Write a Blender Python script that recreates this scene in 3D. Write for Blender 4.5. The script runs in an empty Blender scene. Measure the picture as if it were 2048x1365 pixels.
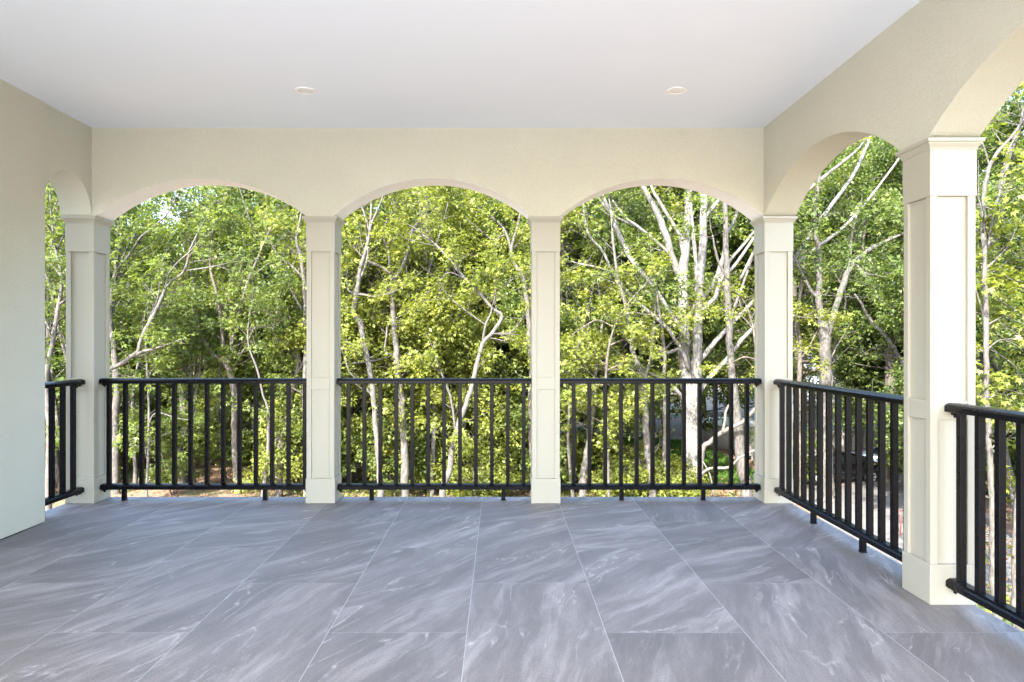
import bpy, bmesh, math, random
import numpy as np

# ------------------------------------------------------------------ camera, sky, sun, exposure
SC = bpy.context.scene
COL = SC.collection
F, PX, PY = 1365.33, 1000.0, 682.0           # focal length and principal point in photo pixels
EYE = 1.28
cam = bpy.data.objects.new("camera", bpy.data.cameras.new("camera"))
COL.objects.link(cam)
cam.location = (0, 0, EYE)
cam.rotation_euler = (math.radians(90), 0, 0)
cam.data.sensor_width = 36
cam.data.lens = 24
cam.data.shift_x = 24 / 2048
cam.data.clip_start = 0.05
cam.data.clip_end = 1000
SC.camera = cam

SUN_EL, SUN_AZ = 44.0, 205.0                  # azimuth clockwise from +Y: behind the camera, a little left
w = bpy.data.worlds.new("World")
SC.world = w
w.use_nodes = True
nt = w.node_tree
bg = nt.nodes["Background"]
sky = nt.nodes.new("ShaderNodeTexSky")
sky.sky_type = 'NISHITA'
sky.sun_disc = False
sky.sun_elevation = math.radians(SUN_EL)
sky.sun_rotation = math.radians(SUN_AZ)
sky.air_density = 1.0
sky.dust_density = 2.0
nt.links.new(sky.outputs[0], bg.inputs[0])
bg.inputs[1].default_value = 0.15
sun = bpy.data.objects.new("sun", bpy.data.lights.new("sun", 'SUN'))
COL.objects.link(sun)
sun.data.energy = 2.7
sun.data.angle = math.radians(0.5)
sun.data.color = (1.0, 0.95, 0.87)
sun.rotation_euler = (math.radians(90 - SUN_EL), 0, math.radians(-SUN_AZ + 180))
SC.view_settings.view_transform = 'Standard'
SC.view_settings.look = 'None'
SC.view_settings.gamma = 1
SC.view_settings.exposure = 3.4
SC.cycles.max_bounces = 8
SC.cycles.diffuse_bounces = 6
SC.cycles.glossy_bounces = 3
SC.cycles.transmission_bounces = 4
SC.cycles.use_denoising = True
SC.cycles.sample_clamp_indirect = 10

rnd = random.Random(7)

# ------------------------------------------------------------------ helpers
def link(o, parent=None):
    COL.objects.link(o)
    if parent is not None:
        o.parent = parent
    return o

def tag(o, label=None, cat=None, group=None, kind=None):
    if label: o["label"] = label
    if cat: o["category"] = cat
    if group: o["group"] = group
    if kind: o["kind"] = kind
    return o

def empty(name, loc=(0, 0, 0), rz=0.0):
    o = bpy.data.objects.new(name, None)
    o.empty_display_size = 0.2
    link(o)
    o.location = loc
    o.rotation_euler = (0, 0, rz)
    return o

def copy_tree(o, parent=None):
    c = o.copy()
    COL.objects.link(c)
    if parent is not None: c.parent = parent
    for ch in list(o.children): copy_tree(ch, c)
    return c

def at(px, py, Y):
    return ((px - PX) / F * Y, Y, EYE - (py - PY) / F * Y)

class MB:
    """collects polygons and links them as one mesh object"""
    def __init__(s): s.v, s.f, s.sm = [], [], []
    def poly(s, pts, smooth=False):
        n = len(s.v); s.v += [tuple(p) for p in pts]
        s.f.append(tuple(range(n, n + len(pts)))); s.sm.append(smooth)
    def grid(s, rows, smooth=True, close=False, caps=False):
        n = len(s.v); m = len(rows[0])
        for r in rows: s.v += [tuple(p) for p in r]
        for i in range(len(rows) - 1):
            for j in range(m if close else m - 1):
                k = (j + 1) % m
                s.f.append((n + i*m + j, n + i*m + k, n + (i+1)*m + k, n + (i+1)*m + j)); s.sm.append(smooth)
        if caps:
            s.f.append(tuple(n + j for j in reversed(range(m)))); s.sm.append(False)
            q = n + (len(rows) - 1) * m
            s.f.append(tuple(q + j for j in range(m))); s.sm.append(False)
    def box(s, x0, x1, y0, y1, z0, z1):
        n = len(s.v)
        s.v += [(x0,y0,z0),(x1,y0,z0),(x1,y1,z0),(x0,y1,z0),(x0,y0,z1),(x1,y0,z1),(x1,y1,z1),(x0,y1,z1)]
        for q in ((0,3,2,1),(4,5,6,7),(0,1,5,4),(1,2,6,5),(2,3,7,6),(3,0,4,7)):
            s.f.append(tuple(n + i for i in q)); s.sm.append(False)
    def extrude_x(s, prof, x0, x1):
        """closed profile of (y, z), counter-clockwise seen from +x"""
        s.grid([[(x0, y, z) for y, z in prof], [(x1, y, z) for y, z in prof]], smooth=False, close=True, caps=True)
    def lathe(s, prof, c=(0, 0, 0), n=24, smooth=True):
        rows = []
        for r, z in prof:
            rows.append([(c[0] + r*math.cos(2*math.pi*k/n), c[1] + r*math.sin(2*math.pi*k/n), c[2] + z) for k in range(n)])
        s.grid(rows, smooth=smooth, close=True, caps=True)
    def tube(s, pts, radii, n=6, smooth=True):
        pts = [np.array(p, float) for p in pts]
        rows = []
        u = None
        for i, p in enumerate(pts):
            d = pts[min(i+1, len(pts)-1)] - pts[max(i-1, 0)]
            d = d / (np.linalg.norm(d) + 1e-9)
            if u is None:
                a = np.array((1., 0, 0)) if abs(d[0]) < .8 else np.array((0, 1., 0))
                u = np.cross(d, a)
            u = u - d * np.dot(u, d); u /= np.linalg.norm(u) + 1e-9
            v = np.cross(d, u)
            rows.append([tuple(p + radii[i]*(math.cos(2*math.pi*k/n)*u + math.sin(2*math.pi*k/n)*v)) for k in range(n)])
        s.grid(rows, smooth=smooth, close=True, caps=True)
    def mesh(s, name):
        me = bpy.data.meshes.new(name)
        me.from_pydata(s.v, [], s.f)
        me.polygons.foreach_set("use_smooth", s.sm)
        me.update()
        return me
    def build(s, name, mat, parent=None, bevel=0.0, seg=2):
        me = s.mesh(name)
        bm = bmesh.new(); bm.from_mesh(me)
        bmesh.ops.recalc_face_normals(bm, faces=bm.faces)
        bm.to_mesh(me); bm.free()
        me.materials.append(mat)
        o = link(bpy.data.objects.new(name, me), parent)
        if bevel:
            b = o.modifiers.new("bevel", 'BEVEL'); b.width = bevel; b.segments = seg
            b.limit_method = 'ANGLE'; b.angle_limit = math.radians(40); b.harden_normals = False
        return o

# ------------------------------------------------------------------ materials
def new_mat(name):
    m = bpy.data.materials.new(name); m.use_nodes = True
    t = m.node_tree
    return m, t, t.nodes["Principled BSDF"]

def nd(t, typ, **kw):
    n = t.nodes.new(typ)
    for k, v in kw.items(): setattr(n, k, v)
    return n

def noise(t, vec, scale, detail=4, rough=.55, dist=0.0):
    n = nd(t, "ShaderNodeTexNoise")
    n.inputs["Scale"].default_value = scale; n.inputs["Detail"].default_value = detail
    n.inputs["Roughness"].default_value = rough; n.inputs["Distortion"].default_value = dist
    if vec is not None: t.links.new(vec, n.inputs["Vector"])
    return n

def ramp(t, fac, stops):
    r = nd(t, "ShaderNodeValToRGB")
    e = r.color_ramp.elements
    while len(e) < len(stops): e.new(.5)
    for i, (p, c) in enumerate(stops):
        e[i].position = p; e[i].color = (c[0], c[1], c[2], 1)
    t.links.new(fac, r.inputs[0])
    return r

def mth(t, op, a, b=None, c=None):
    n = nd(t, "ShaderNodeMath", operation=op)
    for i, x in enumerate((a, b, c)):
        if x is None: continue
        if isinstance(x, (int, float)): n.inputs[i].default_value = x
        else: t.links.new(x, n.inputs[i])
    return n.outputs[0]

def mixc(t, fac, a, b, mode='MIX'):
    n = nd(t, "ShaderNodeMix", data_type='RGBA', blend_type=mode)
    for i, x in ((0, fac), (6, a), (7, b)):
        if isinstance(x, (int, float)): n.inputs[i].default_value = x
        elif isinstance(x, tuple): n.inputs[i].default_value = (*x, 1)
        else: t.links.new(x, n.inputs[i])
    return n.outputs[2]

def bump(t, p, height, strength, distance):
    b = nd(t, "ShaderNodeBump")
    b.inputs["Strength"].default_value = strength; b.inputs["Distance"].default_value = distance
    t.links.new(height, b.inputs["Height"]); t.links.new(b.outputs[0], p.inputs["Normal"])

def pos(t): return nd(t, "ShaderNodeNewGeometry").outputs["Position"]
def obj_co(t): return nd(t, "ShaderNodeTexCoord").outputs["Object"]

def paint_mat(name, col, rough=.45, var=.04, bscale=60, bstr=.05, scale=3.0):
    m, t, p = new_mat(name)
    g = pos(t)
    n = noise(t, g, scale, 5)
    c2 = tuple(x * (1 - var) for x in col)
    t.links.new(ramp(t, n.outputs[0], [(.3, c2), (.7, col)]).outputs[0], p.inputs["Base Color"])
    p.inputs["Roughness"].default_value = rough
    if bstr: bump(t, p, noise(t, g, bscale, 3).outputs[0], bstr, .002)
    return m

def stucco_mat():
    m, t, p = new_mat("sand stucco")
    g = pos(t)
    big = noise(t, g, 1.1, 4, .6)
    fine = noise(t, g, 130, 4, .8)
    mid = noise(t, g, 40, 3, .6)
    c = ramp(t, big.outputs[0], [(.25, (.56, .558, .475)), (.75, (.625, .62, .53))]).outputs[0]
    c = mixc(t, ramp(t, fine.outputs[0], [(.35, (.5,)*3), (.62, (0,)*3)]).outputs[0], c, (.45, .445, .375))
    t.links.new(c, p.inputs["Base Color"])
    p.inputs["Roughness"].default_value = .95
    p.inputs["Specular IOR Level"].default_value = .2
    h = mth(t, 'ADD', fine.outputs[0], mth(t, 'MULTIPLY', mid.outputs[0], .6))
    bump(t, p, h, .8, .006)
    return m

def tile_mat():
    m, t, p = new_mat("slate porcelain tile")
    g = pos(t)
    sep = nd(t, "ShaderNodeSeparateXYZ"); t.links.new(g, sep.inputs[0])
    TW, TL, G = .610, 1.225, .0032
    u = mth(t, 'DIVIDE', mth(t, 'ADD', sep.outputs[0], .145), TW)
    ci = mth(t, 'FLOOR', u); fu = mth(t, 'SUBTRACT', u, ci)
    half = mth(t, 'MULTIPLY', mth(t, 'FLOORED_MODULO', ci, 2.0), .5)
    v = mth(t, 'ADD', mth(t, 'DIVIDE', mth(t, 'SUBTRACT', sep.outputs[1], 4.835), TL), half)
    ri = mth(t, 'FLOOR', v); fv = mth(t, 'SUBTRACT', v, ri)
    du = mth(t, 'MULTIPLY', mth(t, 'MINIMUM', fu, mth(t, 'SUBTRACT', 1.0, fu)), TW)
    dv = mth(t, 'MULTIPLY', mth(t, 'MINIMUM', fv, mth(t, 'SUBTRACT', 1.0, fv)), TL)
    edge = mth(t, 'MINIMUM', du, dv)
    grout_l = mth(t, 'LESS_THAN', du, G * .5)
    grout_s = mth(t, 'LESS_THAN', dv, G * .33)
    # per tile random
    cmb = nd(t, "ShaderNodeCombineXYZ"); t.links.new(ci, cmb.inputs[0]); t.links.new(ri, cmb.inputs[1])
    wn = nd(t, "ShaderNodeTexWhiteNoise", noise_dimensions='2D'); t.links.new(cmb.outputs[0], wn.inputs["Vector"])
    wsep = nd(t, "ShaderNodeSeparateColor"); t.links.new(wn.outputs["Color"], wsep.inputs[0])
    # rotated stretched coordinates, shifted per tile
    off = nd(t, "ShaderNodeVectorMath", operation='MULTIPLY_ADD')
    t.links.new(wn.outputs["Color"], off.inputs[0]); off.inputs[1].default_value = (37, 23, 11); t.links.new(g, off.inputs[2])
    warp = noise(t, off.outputs[0], 1.6, 3, .5)
    wv = nd(t, "ShaderNodeVectorMath", operation='MULTIPLY_ADD')
    t.links.new(warp.outputs["Color"], wv.inputs[0]); wv.inputs[1].default_value = (.17, .17, .17); t.links.new(off.outputs[0], wv.inputs[2])
    rot = nd(t, "ShaderNodeVectorRotate", rotation_type='Z_AXIS')
    t.links.new(wv.outputs[0], rot.inputs["Vector"])
    ang = mth(t, 'ADD', -.95, mth(t, 'MULTIPLY', mth(t, 'SUBTRACT', wsep.outputs[0], .5), 1.1))
    t.links.new(ang, rot.inputs["Angle"])
    def stretched(sx, sy):
        mp = nd(t, "ShaderNodeMapping"); t.links.new(rot.outputs[0], mp.inputs["Vector"]); mp.inputs["Scale"].default_value = (sx, sy, 1); return mp.outputs[0]
    broad = noise(t, stretched(.7, 3.2), 1.6, 6, .62)
    fine_s = noise(t, stretched(1.2, 11), 3.2, 8, .72, .3)
    wisp = noise(t, stretched(.6, 3.6), 1.9, 7, .62, .25)
    wm = nd(t, "ShaderNodeMapRange"); t.links.new(wisp.outputs[0], wm.inputs[0]); wm.inputs[1].default_value = .52; wm.inputs[2].default_value = .72
    vein = mth(t, 'ABSOLUTE', mth(t, 'SUBTRACT', noise(t, stretched(.55, 2.6), 1.4, 4, .52, .35).outputs[0], .5))
    veinm = nd(t, "ShaderNodeMapRange"); t.links.new(vein, veinm.inputs[0])
    veinm.inputs[1].default_value = 0.0; veinm.inputs[2].default_value = .012; veinm.inputs[3].default_value = 1; veinm.inputs[4].default_value = 0
    patch = noise(t, off.outputs[0], 2.6, 4, .6)
    pm = nd(t, "ShaderNodeMapRange"); t.links.new(patch.outputs[0], pm.inputs[0])
    pm.inputs[1].default_value = .42; pm.inputs[2].default_value = .62
    cloud = noise(t, off.outputs[0], 7, 9, .72)
    grain = noise(t, g, 120, 5, .8)
    streak = fine_s
    v_ = mth(t, 'ADD', mth(t, 'MULTIPLY', broad.outputs[0], .50), mth(t, 'MULTIPLY', fine_s.outputs[0], .28))
    v_ = mth(t, 'ADD', v_, mth(t, 'MULTIPLY', cloud.outputs[0], .22))
    base = ramp(t, v_, [(.35, (.122, .111, .108)), (.46, (.156, .142, .139)), (.55, (.196, .179, .175)), (.68, (.28, .257, .251))]).outputs[0]
    base = mixc(t, mth(t, 'MULTIPLY', wm.outputs[0], .60), base, (.44, .41, .40))
    crack = noise(t, g, 11, 4, .7)
    cm = nd(t, "ShaderNodeMapRange"); t.links.new(crack.outputs[0], cm.inputs[0]); cm.inputs[1].default_value = .36; cm.inputs[2].default_value = .60
    vfac = mth(t, 'MULTIPLY', mth(t, 'MULTIPLY', veinm.outputs[0], pm.outputs[0]), mth(t, 'MULTIPLY', cm.outputs[0], .62))
    base = mixc(t, vfac, base, (.60, .57, .56))
    base = mixc(t, 1.0, base, ramp(t, grain.outputs[0], [(.25, (.60, .60, .60)), (.75, (1.32, 1.32, 1.32))]).outputs[0], 'MULTIPLY')
    tone = nd(t, "ShaderNodeMapRange"); t.links.new(wsep.outputs[1], tone.inputs[0])
    tone.inputs[3].default_value = .91; tone.inputs[4].default_value = 1.09
    tc = nd(t, "ShaderNodeCombineColor")
    for k in range(3): t.links.new(tone.outputs[0], tc.inputs[k])
    base = mixc(t, 1.0, base, tc.outputs[0], 'MULTIPLY')
    base = mixc(t, mth(t, 'MULTIPLY', grout_s, .7), base, (.36, .36, .375))
    base = mixc(t, mth(t, 'MULTIPLY', grout_l, .7), base, (.44, .44, .45))
    t.links.new(base, p.inputs["Base Color"])
    r = nd(t, "ShaderNodeMapRange"); t.links.new(cloud.outputs[0], r.inputs[0])
    r.inputs[3].default_value = .42; r.inputs[4].default_value = .68
    t.links.new(r.outputs[0], p.inputs["Roughness"])
    h = mth(t, 'MULTIPLY', mth(t, 'MINIMUM', edge, .003), 300)
    h = mth(t, 'ADD', h, mth(t, 'MULTIPLY', grain.outputs[0], .25))
    h = mth(t, 'ADD', h, mth(t, 'MULTIPLY', streak.outputs[0], .5))
    bump(t, p, h, .25, .0015)
    return m

def metal_mat():
    m, t, p = new_mat("black powder coat")
    g = pos(t)
    n = noise(t, g, 9, 4)
    t.links.new(ramp(t, n.outputs[0], [(.3, (.0018, .002, .0035)), (.7, (.003, .0034, .0055))]).outputs[0], p.inputs["Base Color"])
    t.links.new(ramp(t, n.outputs[0], [(.3, (.24,)*3), (.7, (.34,)*3)]).outputs[0], p.inputs["Roughness"])
    p.inputs["Specular IOR Level"].default_value = .16
    return m

def leaf_mat(name, cols, trans):
    m, t, p = new_mat(name)
    out = t.nodes["Material Output"]
    geo = nd(t, "ShaderNodeNewGeometry")
    big = noise(t, geo.outputs["Position"], .55, 2)
    clump = noise(t, geo.outputs["Position"], 1.9, 2)
    f = mth(t, 'ADD', mth(t, 'MULTIPLY', geo.outputs["Random Per Island"], .28), mth(t, 'MULTIPLY', big.outputs[0], .5))
    f = mth(t, 'ADD', f, mth(t, 'MULTIPLY', mth(t, 'SUBTRACT', clump.outputs[0], .5), 1.0))
    f = mth(t, 'ADD', f, .11)
    c = ramp(t, f, [(.15, cols[0]), (.5, cols[1]), (.85, cols[2])]).outputs[0]
    t.links.new(c, p.inputs["Base Color"])
    p.inputs["Roughness"].default_value = .5
    p.inputs["Specular IOR Level"].default_value = .35
    tr = nd(t, "ShaderNodeBsdfTranslucent")
    t.links.new(mixc(t, 1.0, c, trans, 'MULTIPLY'), tr.inputs[0])
    mx = nd(t, "ShaderNodeMixShader"); mx.inputs[0].default_value = .45
    t.links.new(p.outputs[0], mx.inputs[1]); t.links.new(tr.outputs[0], mx.inputs[2])
    t.links.new(mx.outputs[0], out.inputs[0])
    return m

def bark_mat(name, dark, mid, pale, patch=.5):
    m, t, p = new_mat(name)
    g = obj_co(t)
    mp = nd(t, "ShaderNodeMapping"); t.links.new(g, mp.inputs["Vector"]); mp.inputs["Scale"].default_value = (1, 1, .28)
    n1 = noise(t, mp.outputs[0], 16, 6, .65, .4)
    n2 = noise(t, g, 2.3, 4, .6)
    c = ramp(t, n1.outputs[0], [(.28, dark), (.46, mid), (.68, pale)]).outputs[0]
    lich = ramp(t, n2.outputs[0], [(.5, (0,)*3), (.62, (1,)*3)]).outputs[0]
    c = mixc(t, mth(t, 'MULTIPLY', lich, patch), c, tuple(x * .55 + y for x, y in zip(mid, (.015, .03, .02))))
    t.links.new(c, p.inputs["Base Color"])
    p.inputs["Roughness"].default_value = .9
    p.inputs["Specular IOR Level"].default_value = .2
    bump(t, p, n1.outputs[0], .7, .03)
    return m

def ground_mat():
    m, t, p = new_mat("forest floor")
    g = pos(t)
    big = noise(t, g, .16, 4, .6)
    lit = noise(t, g, 7, 6, .7)
    vor = nd(t, "ShaderNodeTexVoronoi"); vor.inputs["Scale"].default_value = 9; t.links.new(g, vor.inputs["Vector"])
    c = ramp(t, lit.outputs[0], [(.3, (.08, .052, .035)), (.5, (.19, .12, .078)), (.7, (.33, .235, .16))]).outputs[0]
    c = mixc(t, .35, c, mixc(t, 1.0, vor.outputs["Color"], (.22, .12, .07), 'MULTIPLY'))
    gr = ramp(t, lit.outputs[0], [(.3, (.03, .05, .012)), (.7, (.09, .13, .03))]).outputs[0]
    f = ramp(t, big.outputs[0], [(.50, (0,)*3), (.62, (1,)*3)]).outputs[0]
    c = mixc(t, f, c, gr)
    t.links.new(c, p.inputs["Base Color"])
    p.inputs["Roughness"].default_value = .95
    bump(t, p, lit.outputs[0], .8, .08)
    return m

def speckle_mat(name, a, b, scale, rough=.9, bs=.4, bd=.01):
    m, t, p = new_mat(name)
    g = pos(t)
    n = noise(t, g, scale, 6, .7)
    n2 = noise(t, g, scale * .07, 3)
    c = ramp(t, mth(t, 'ADD', mth(t, 'MULTIPLY', n.outputs[0], .6), mth(t, 'MULTIPLY', n2.outputs[0], .4)), [(.35, a), (.65, b)]).outputs[0]
    t.links.new(c, p.inputs["Base Color"]); p.inputs["Roughness"].default_value = rough
    bump(t, p, n.outputs[0], bs, bd)
    return m

def board_mat(name, a, b, pitch, axis=2, rough=.8):
    """painted or weathered boards: shadow lines come from a bump, tone varies board to board"""
    m, t, p = new_mat(name)
    g = pos(t)
    sep = nd(t, "ShaderNodeSeparateXYZ"); t.links.new(g, sep.inputs[0])
    u = mth(t, 'DIVIDE', sep.outputs[axis], pitch)
    i = mth(t, 'FLOOR', u); fr = mth(t, 'SUBTRACT', u, i)
    wn = nd(t, "ShaderNodeTexWhiteNoise", noise_dimensions='1D'); t.links.new(i, wn.inputs["W"])
    n = noise(t, g, 5, 5)
    c = ramp(t, mth(t, 'ADD', mth(t, 'MULTIPLY', wn.outputs[0], .5), mth(t, 'MULTIPLY', n.outputs[0], .5)), [(.2, a), (.8, b)]).outputs[0]
    t.links.new(c, p.inputs["Base Color"]); p.inputs["Roughness"].default_value = rough
    bump(t, p, mth(t, 'MINIMUM', mth(t, 'MULTIPLY', fr, 8.0), 1.0), .8, .012)
    return m

M = {}
M["stucco"] = stucco_mat()
M["cream"] = paint_mat("cream trim paint", (.38, .366, .305), .38, .03, 40, .03)
M["soffit"] = paint_mat("soffit with painted light", (.92, .91, .88), .7, .03, 200, .1)  # front arch undersides, with bounced daylight put into the colour
M["ceiling"] = paint_mat("white ceiling paint", (.80, .855, .945), .7, .015, 120, .03)
M["trim_white"] = paint_mat("white plastic", (.88, .88, .88), .35, .01, 60, 0)
M["lens"] = paint_mat("frosted lens", (.80, .80, .79), .25, .02, 60, 0)
M["tile"] = tile_mat()
M["metal"] = metal_mat()
M["concrete"] = speckle_mat("concrete", (.36, .35, .33), (.50, .49, .46), 30)
M["asphalt"] = speckle_mat("asphalt", (.06, .058, .056), (.12, .115, .11), 40)
M["ground"] = ground_mat()
M["leaf_bright"] = leaf_mat("yellow green leaves", [(.090, .115, .024), (.155, .185, .034), (.24, .255, .046)], (1.25, 1.25, .6))
M["leaf_mid"] = leaf_mat("mid green leaves", [(.060, .092, .024), (.110, .150, .035), (.180, .215, .046)], (1.3, 1.3, .6))
M["leaf_dark"] = leaf_mat("deep green leaves", [(.048, .077, .025), (.092, .130, .034), (.155, .190, .044)], (1.2, 1.3, .6))
M["litter"] = leaf_mat("dead leaves", [(.11, .055, .03), (.24, .13, .07), (.38, .26, .16)], (1, .8, .5))
M["bark_pale"] = bark_mat("pale smooth bark", (.036, .032, .029), (.082, .074, .067), (.138, .128, .118), .45)
M["bark_white"] = bark_mat("white beech bark", (.055, .051, .048), (.128, .121, .114), (.205, .197, .187), .45)
M["bark_grey"] = bark_mat("grey furrowed bark", (.024, .021, .019), (.066, .060, .055), (.125, .117, .108), .5)
M["bark_brown"] = bark_mat("brown bark", (.03, .025, .020), (.08, .068, .058), (.15, .13, .115), .4)
M["dead_wood"] = bark_mat("bleached dead wood", (.05, .043, .037), (.10, .09, .08), (.15, .137, .125), .1)

# ------------------------------------------------------------------ the porch: floor, ceiling, walls
FX0, FX1, FY0, FY1 = -3.43, 2.305, -1.0, 5.615
CEIL, SPRING, RISE = 2.958, 2.262, .298
GZ = -5.6                                      # ground level in the wood
m = MB(); m.box(FX0, FX1, FY0, FY1, -.045, 0)
tag(m.build("porch_floor", M["tile"], bevel=.006), kind="structure")
m = MB(); m.box(FX0 + .02, FX1 - .02, FY0, FY1 - .02, -.42, -.047)
tag(m.build("floor_slab", M["concrete"]), kind="structure")
m = MB(); m.box(FX0, 2.31, FY0, 5.60, CEIL, CEIL + .3)
tag(m.build("ceiling", M["ceiling"]), kind="structure")

def wall_profile(a0, a1, openings, zs=SPRING, n=40):
    """lower edge of a wall from a0 to a1 with segmental arches over the openings (a, b, rise)"""
    pts = [(a0, zs)]
    for a, b, rise in openings:
        hw = (b - a) / 2; R = (hw * hw + rise * rise) / (2 * rise); c = (a + b) / 2
        if hw <= rise + .02:                   # narrow opening: round arch
            for k in range(n + 1):
                th = math.pi * (1 - k / n)
                pts.append((c + hw * math.cos(th), zs + rise * math.sin(th)))
        else:
            th0 = math.asin(hw / R)
            for k in range(n + 1):
                th = -th0 + 2 * th0 * k / n
                pts.append((c + R * math.sin(th), zs + rise - R + R * math.cos(th)))
    pts.append((a1, zs))
    return pts

def arcade(name, prof, inner, outer, top, along, label, soffit=None):
    m = MB()
    P = (lambda u, w, z: (u, w, z)) if along == 'x' else (lambda u, w, z: (w, u, z))
    for (u0, z0), (u1, z1) in zip(prof[:-1], prof[1:]):
        if abs(u1 - u0) < 1e-6 and abs(z1 - z0) < 1e-6: continue
        for w in (inner, outer):
            if u1 - u0 > 1e-6: m.poly([P(u0, w, z0), P(u1, w, z1), P(u1, w, top), P(u0, w, top)])
        if u1 - u0 > 1e-6: m.poly([P(u0, inner, top), P(u1, inner, top), P(u1, outer, top), P(u0, outer, top)])
    m.grid([[P(u, inner, z) for u, z in prof], [P(u, outer, z) for u, z in prof]], smooth=True)
    for u, z in (prof[0], prof[-1]):
        m.poly([P(u, inner, z), P(u, outer, z), P(u, outer, top), P(u, inner, top)])
    o = m.build(name, M["stucco"])
    if soffit:                                 # arch undersides: their brighter light is put into a whiter colour
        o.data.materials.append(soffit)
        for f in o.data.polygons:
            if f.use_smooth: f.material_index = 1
    return tag(o, label, "wall", kind="thing")

CX = [-3.315, -1.417, .362, 2.200]             # column centres along the front
CYF, CW = 5.496, .115                          # their depth and half width
WF0, WF1 = 5.374, 5.622                        # front wall faces
WR0, WR1 = 2.075, 2.323                        # right wall faces
WTOP = CEIL + .12
pr = wall_profile(-3.46, 2.323, [(-3.19, -1.527, RISE), (-1.309, .250, RISE), (.468, 2.078, RISE)])
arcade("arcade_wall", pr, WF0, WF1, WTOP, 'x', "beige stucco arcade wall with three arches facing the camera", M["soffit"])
C5Y, C6Y = 3.425, 1.352
pr = wall_profile(FY0, WF0 - .002, [(-.70, 1.245, .315), (1.460, 3.315, .315), (3.535, 5.370, .315)])
arcade("arcade_wall", pr, WR0, WR1, WTOP, 'y', "beige stucco arcade wall along the right side of the porch")
# left: a house wall that stands to the floor, then a narrow arch beside the corner column
m = MB(); m.box(-3.46, -3.200, .6, 4.805, .008, WTOP); m.box(-3.455, -3.205, FY0, .598, 2.3, WTOP - .002); m.box(-7, -3.462, .6, 3.0, GZ - .3, 6.2); m.box(-3.46, -3.2025, .602, 4.803, GZ - .3, -.05)  # header beam and tall outer block: unseen, added to hold off direct sun
tag(m.build("house_wall", M["stucco"], bevel=.006), "tall beige stucco house wall standing at the left edge", "wall", kind="thing")
pr = wall_profile(4.807, WF0 - .002, [(4.812, WF0 - .004, .285)])
arcade("arch_wall", pr, -3.214, -3.458, WTOP, 'y', "narrow stucco round arch between left wall and corner column")

# ------------------------------------------------------------------ columns
def ring_profile(m, prof):
    m.grid([[(-h, -h, z), (h, -h, z), (h, h, z), (-h, h, z)] for h, z in prof], smooth=False, close=True, caps=True)

def make_column(loc, label):
    root = empty("column", loc)
    tag(root, label, "column", "cream panelled porch columns", "thing")
    h, core = .110, .0955
    m = MB(); m.box(-.1155, .1155, -.1155, .1155, 0, .195)
    m.build("base", M["cream"], root, bevel=.003)
    m = MB(); zt = 1.985
    m.box(-core, core, -core, core, .195, zt)
    s = .038
    for sx in (-1, 1):
        for sy in (-1, 1):
            x0, x1 = sorted((sx * h, sx * (h - s))); y0, y1 = sorted((sy * h, sy * (h - s)))
            m.box(x0, x1, y0, y1, .195, zt)
    q = h - s - .0004; hh = h - .0012
    m.box(-q, q, -hh, -core + .004, .896, .990); m.box(-q, q, core - .004, hh, .896, .990)
    m.box(-hh, -core + .004, -q, q, .896, .990); m.box(core - .004, hh, -q, q, .896, .990)
    m.build("shaft", M["cream"], root, bevel=.0018)
    m = MB()
    ring_profile(m, [(.1135, zt), (.1135, 2.211), (.117, 2.211), (.117, 2.217), (.120, 2.222), (.129, 2.236), (.130, 2.243), (.138, 2.244), (.138, SPRING - .001)])
    m.build("capital", M["cream"], root, bevel=.0012)
    return root

make_column((CX[0], CYF, 0), "corner column next to the house wall at the left")
make_column((CX[1], CYF, 0), "middle column between the left and centre arches")
make_column((CX[2], CYF, 0), "middle column between the centre and right arches")
make_column((CX[3], CYF, 0), "corner column where front and right railings meet")
make_column((CX[3], C5Y, 0), "nearest and tallest looking column on the right side")
make_column((CX[3], C6Y, 0), "column beside the camera at the near end of the right railing")

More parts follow.
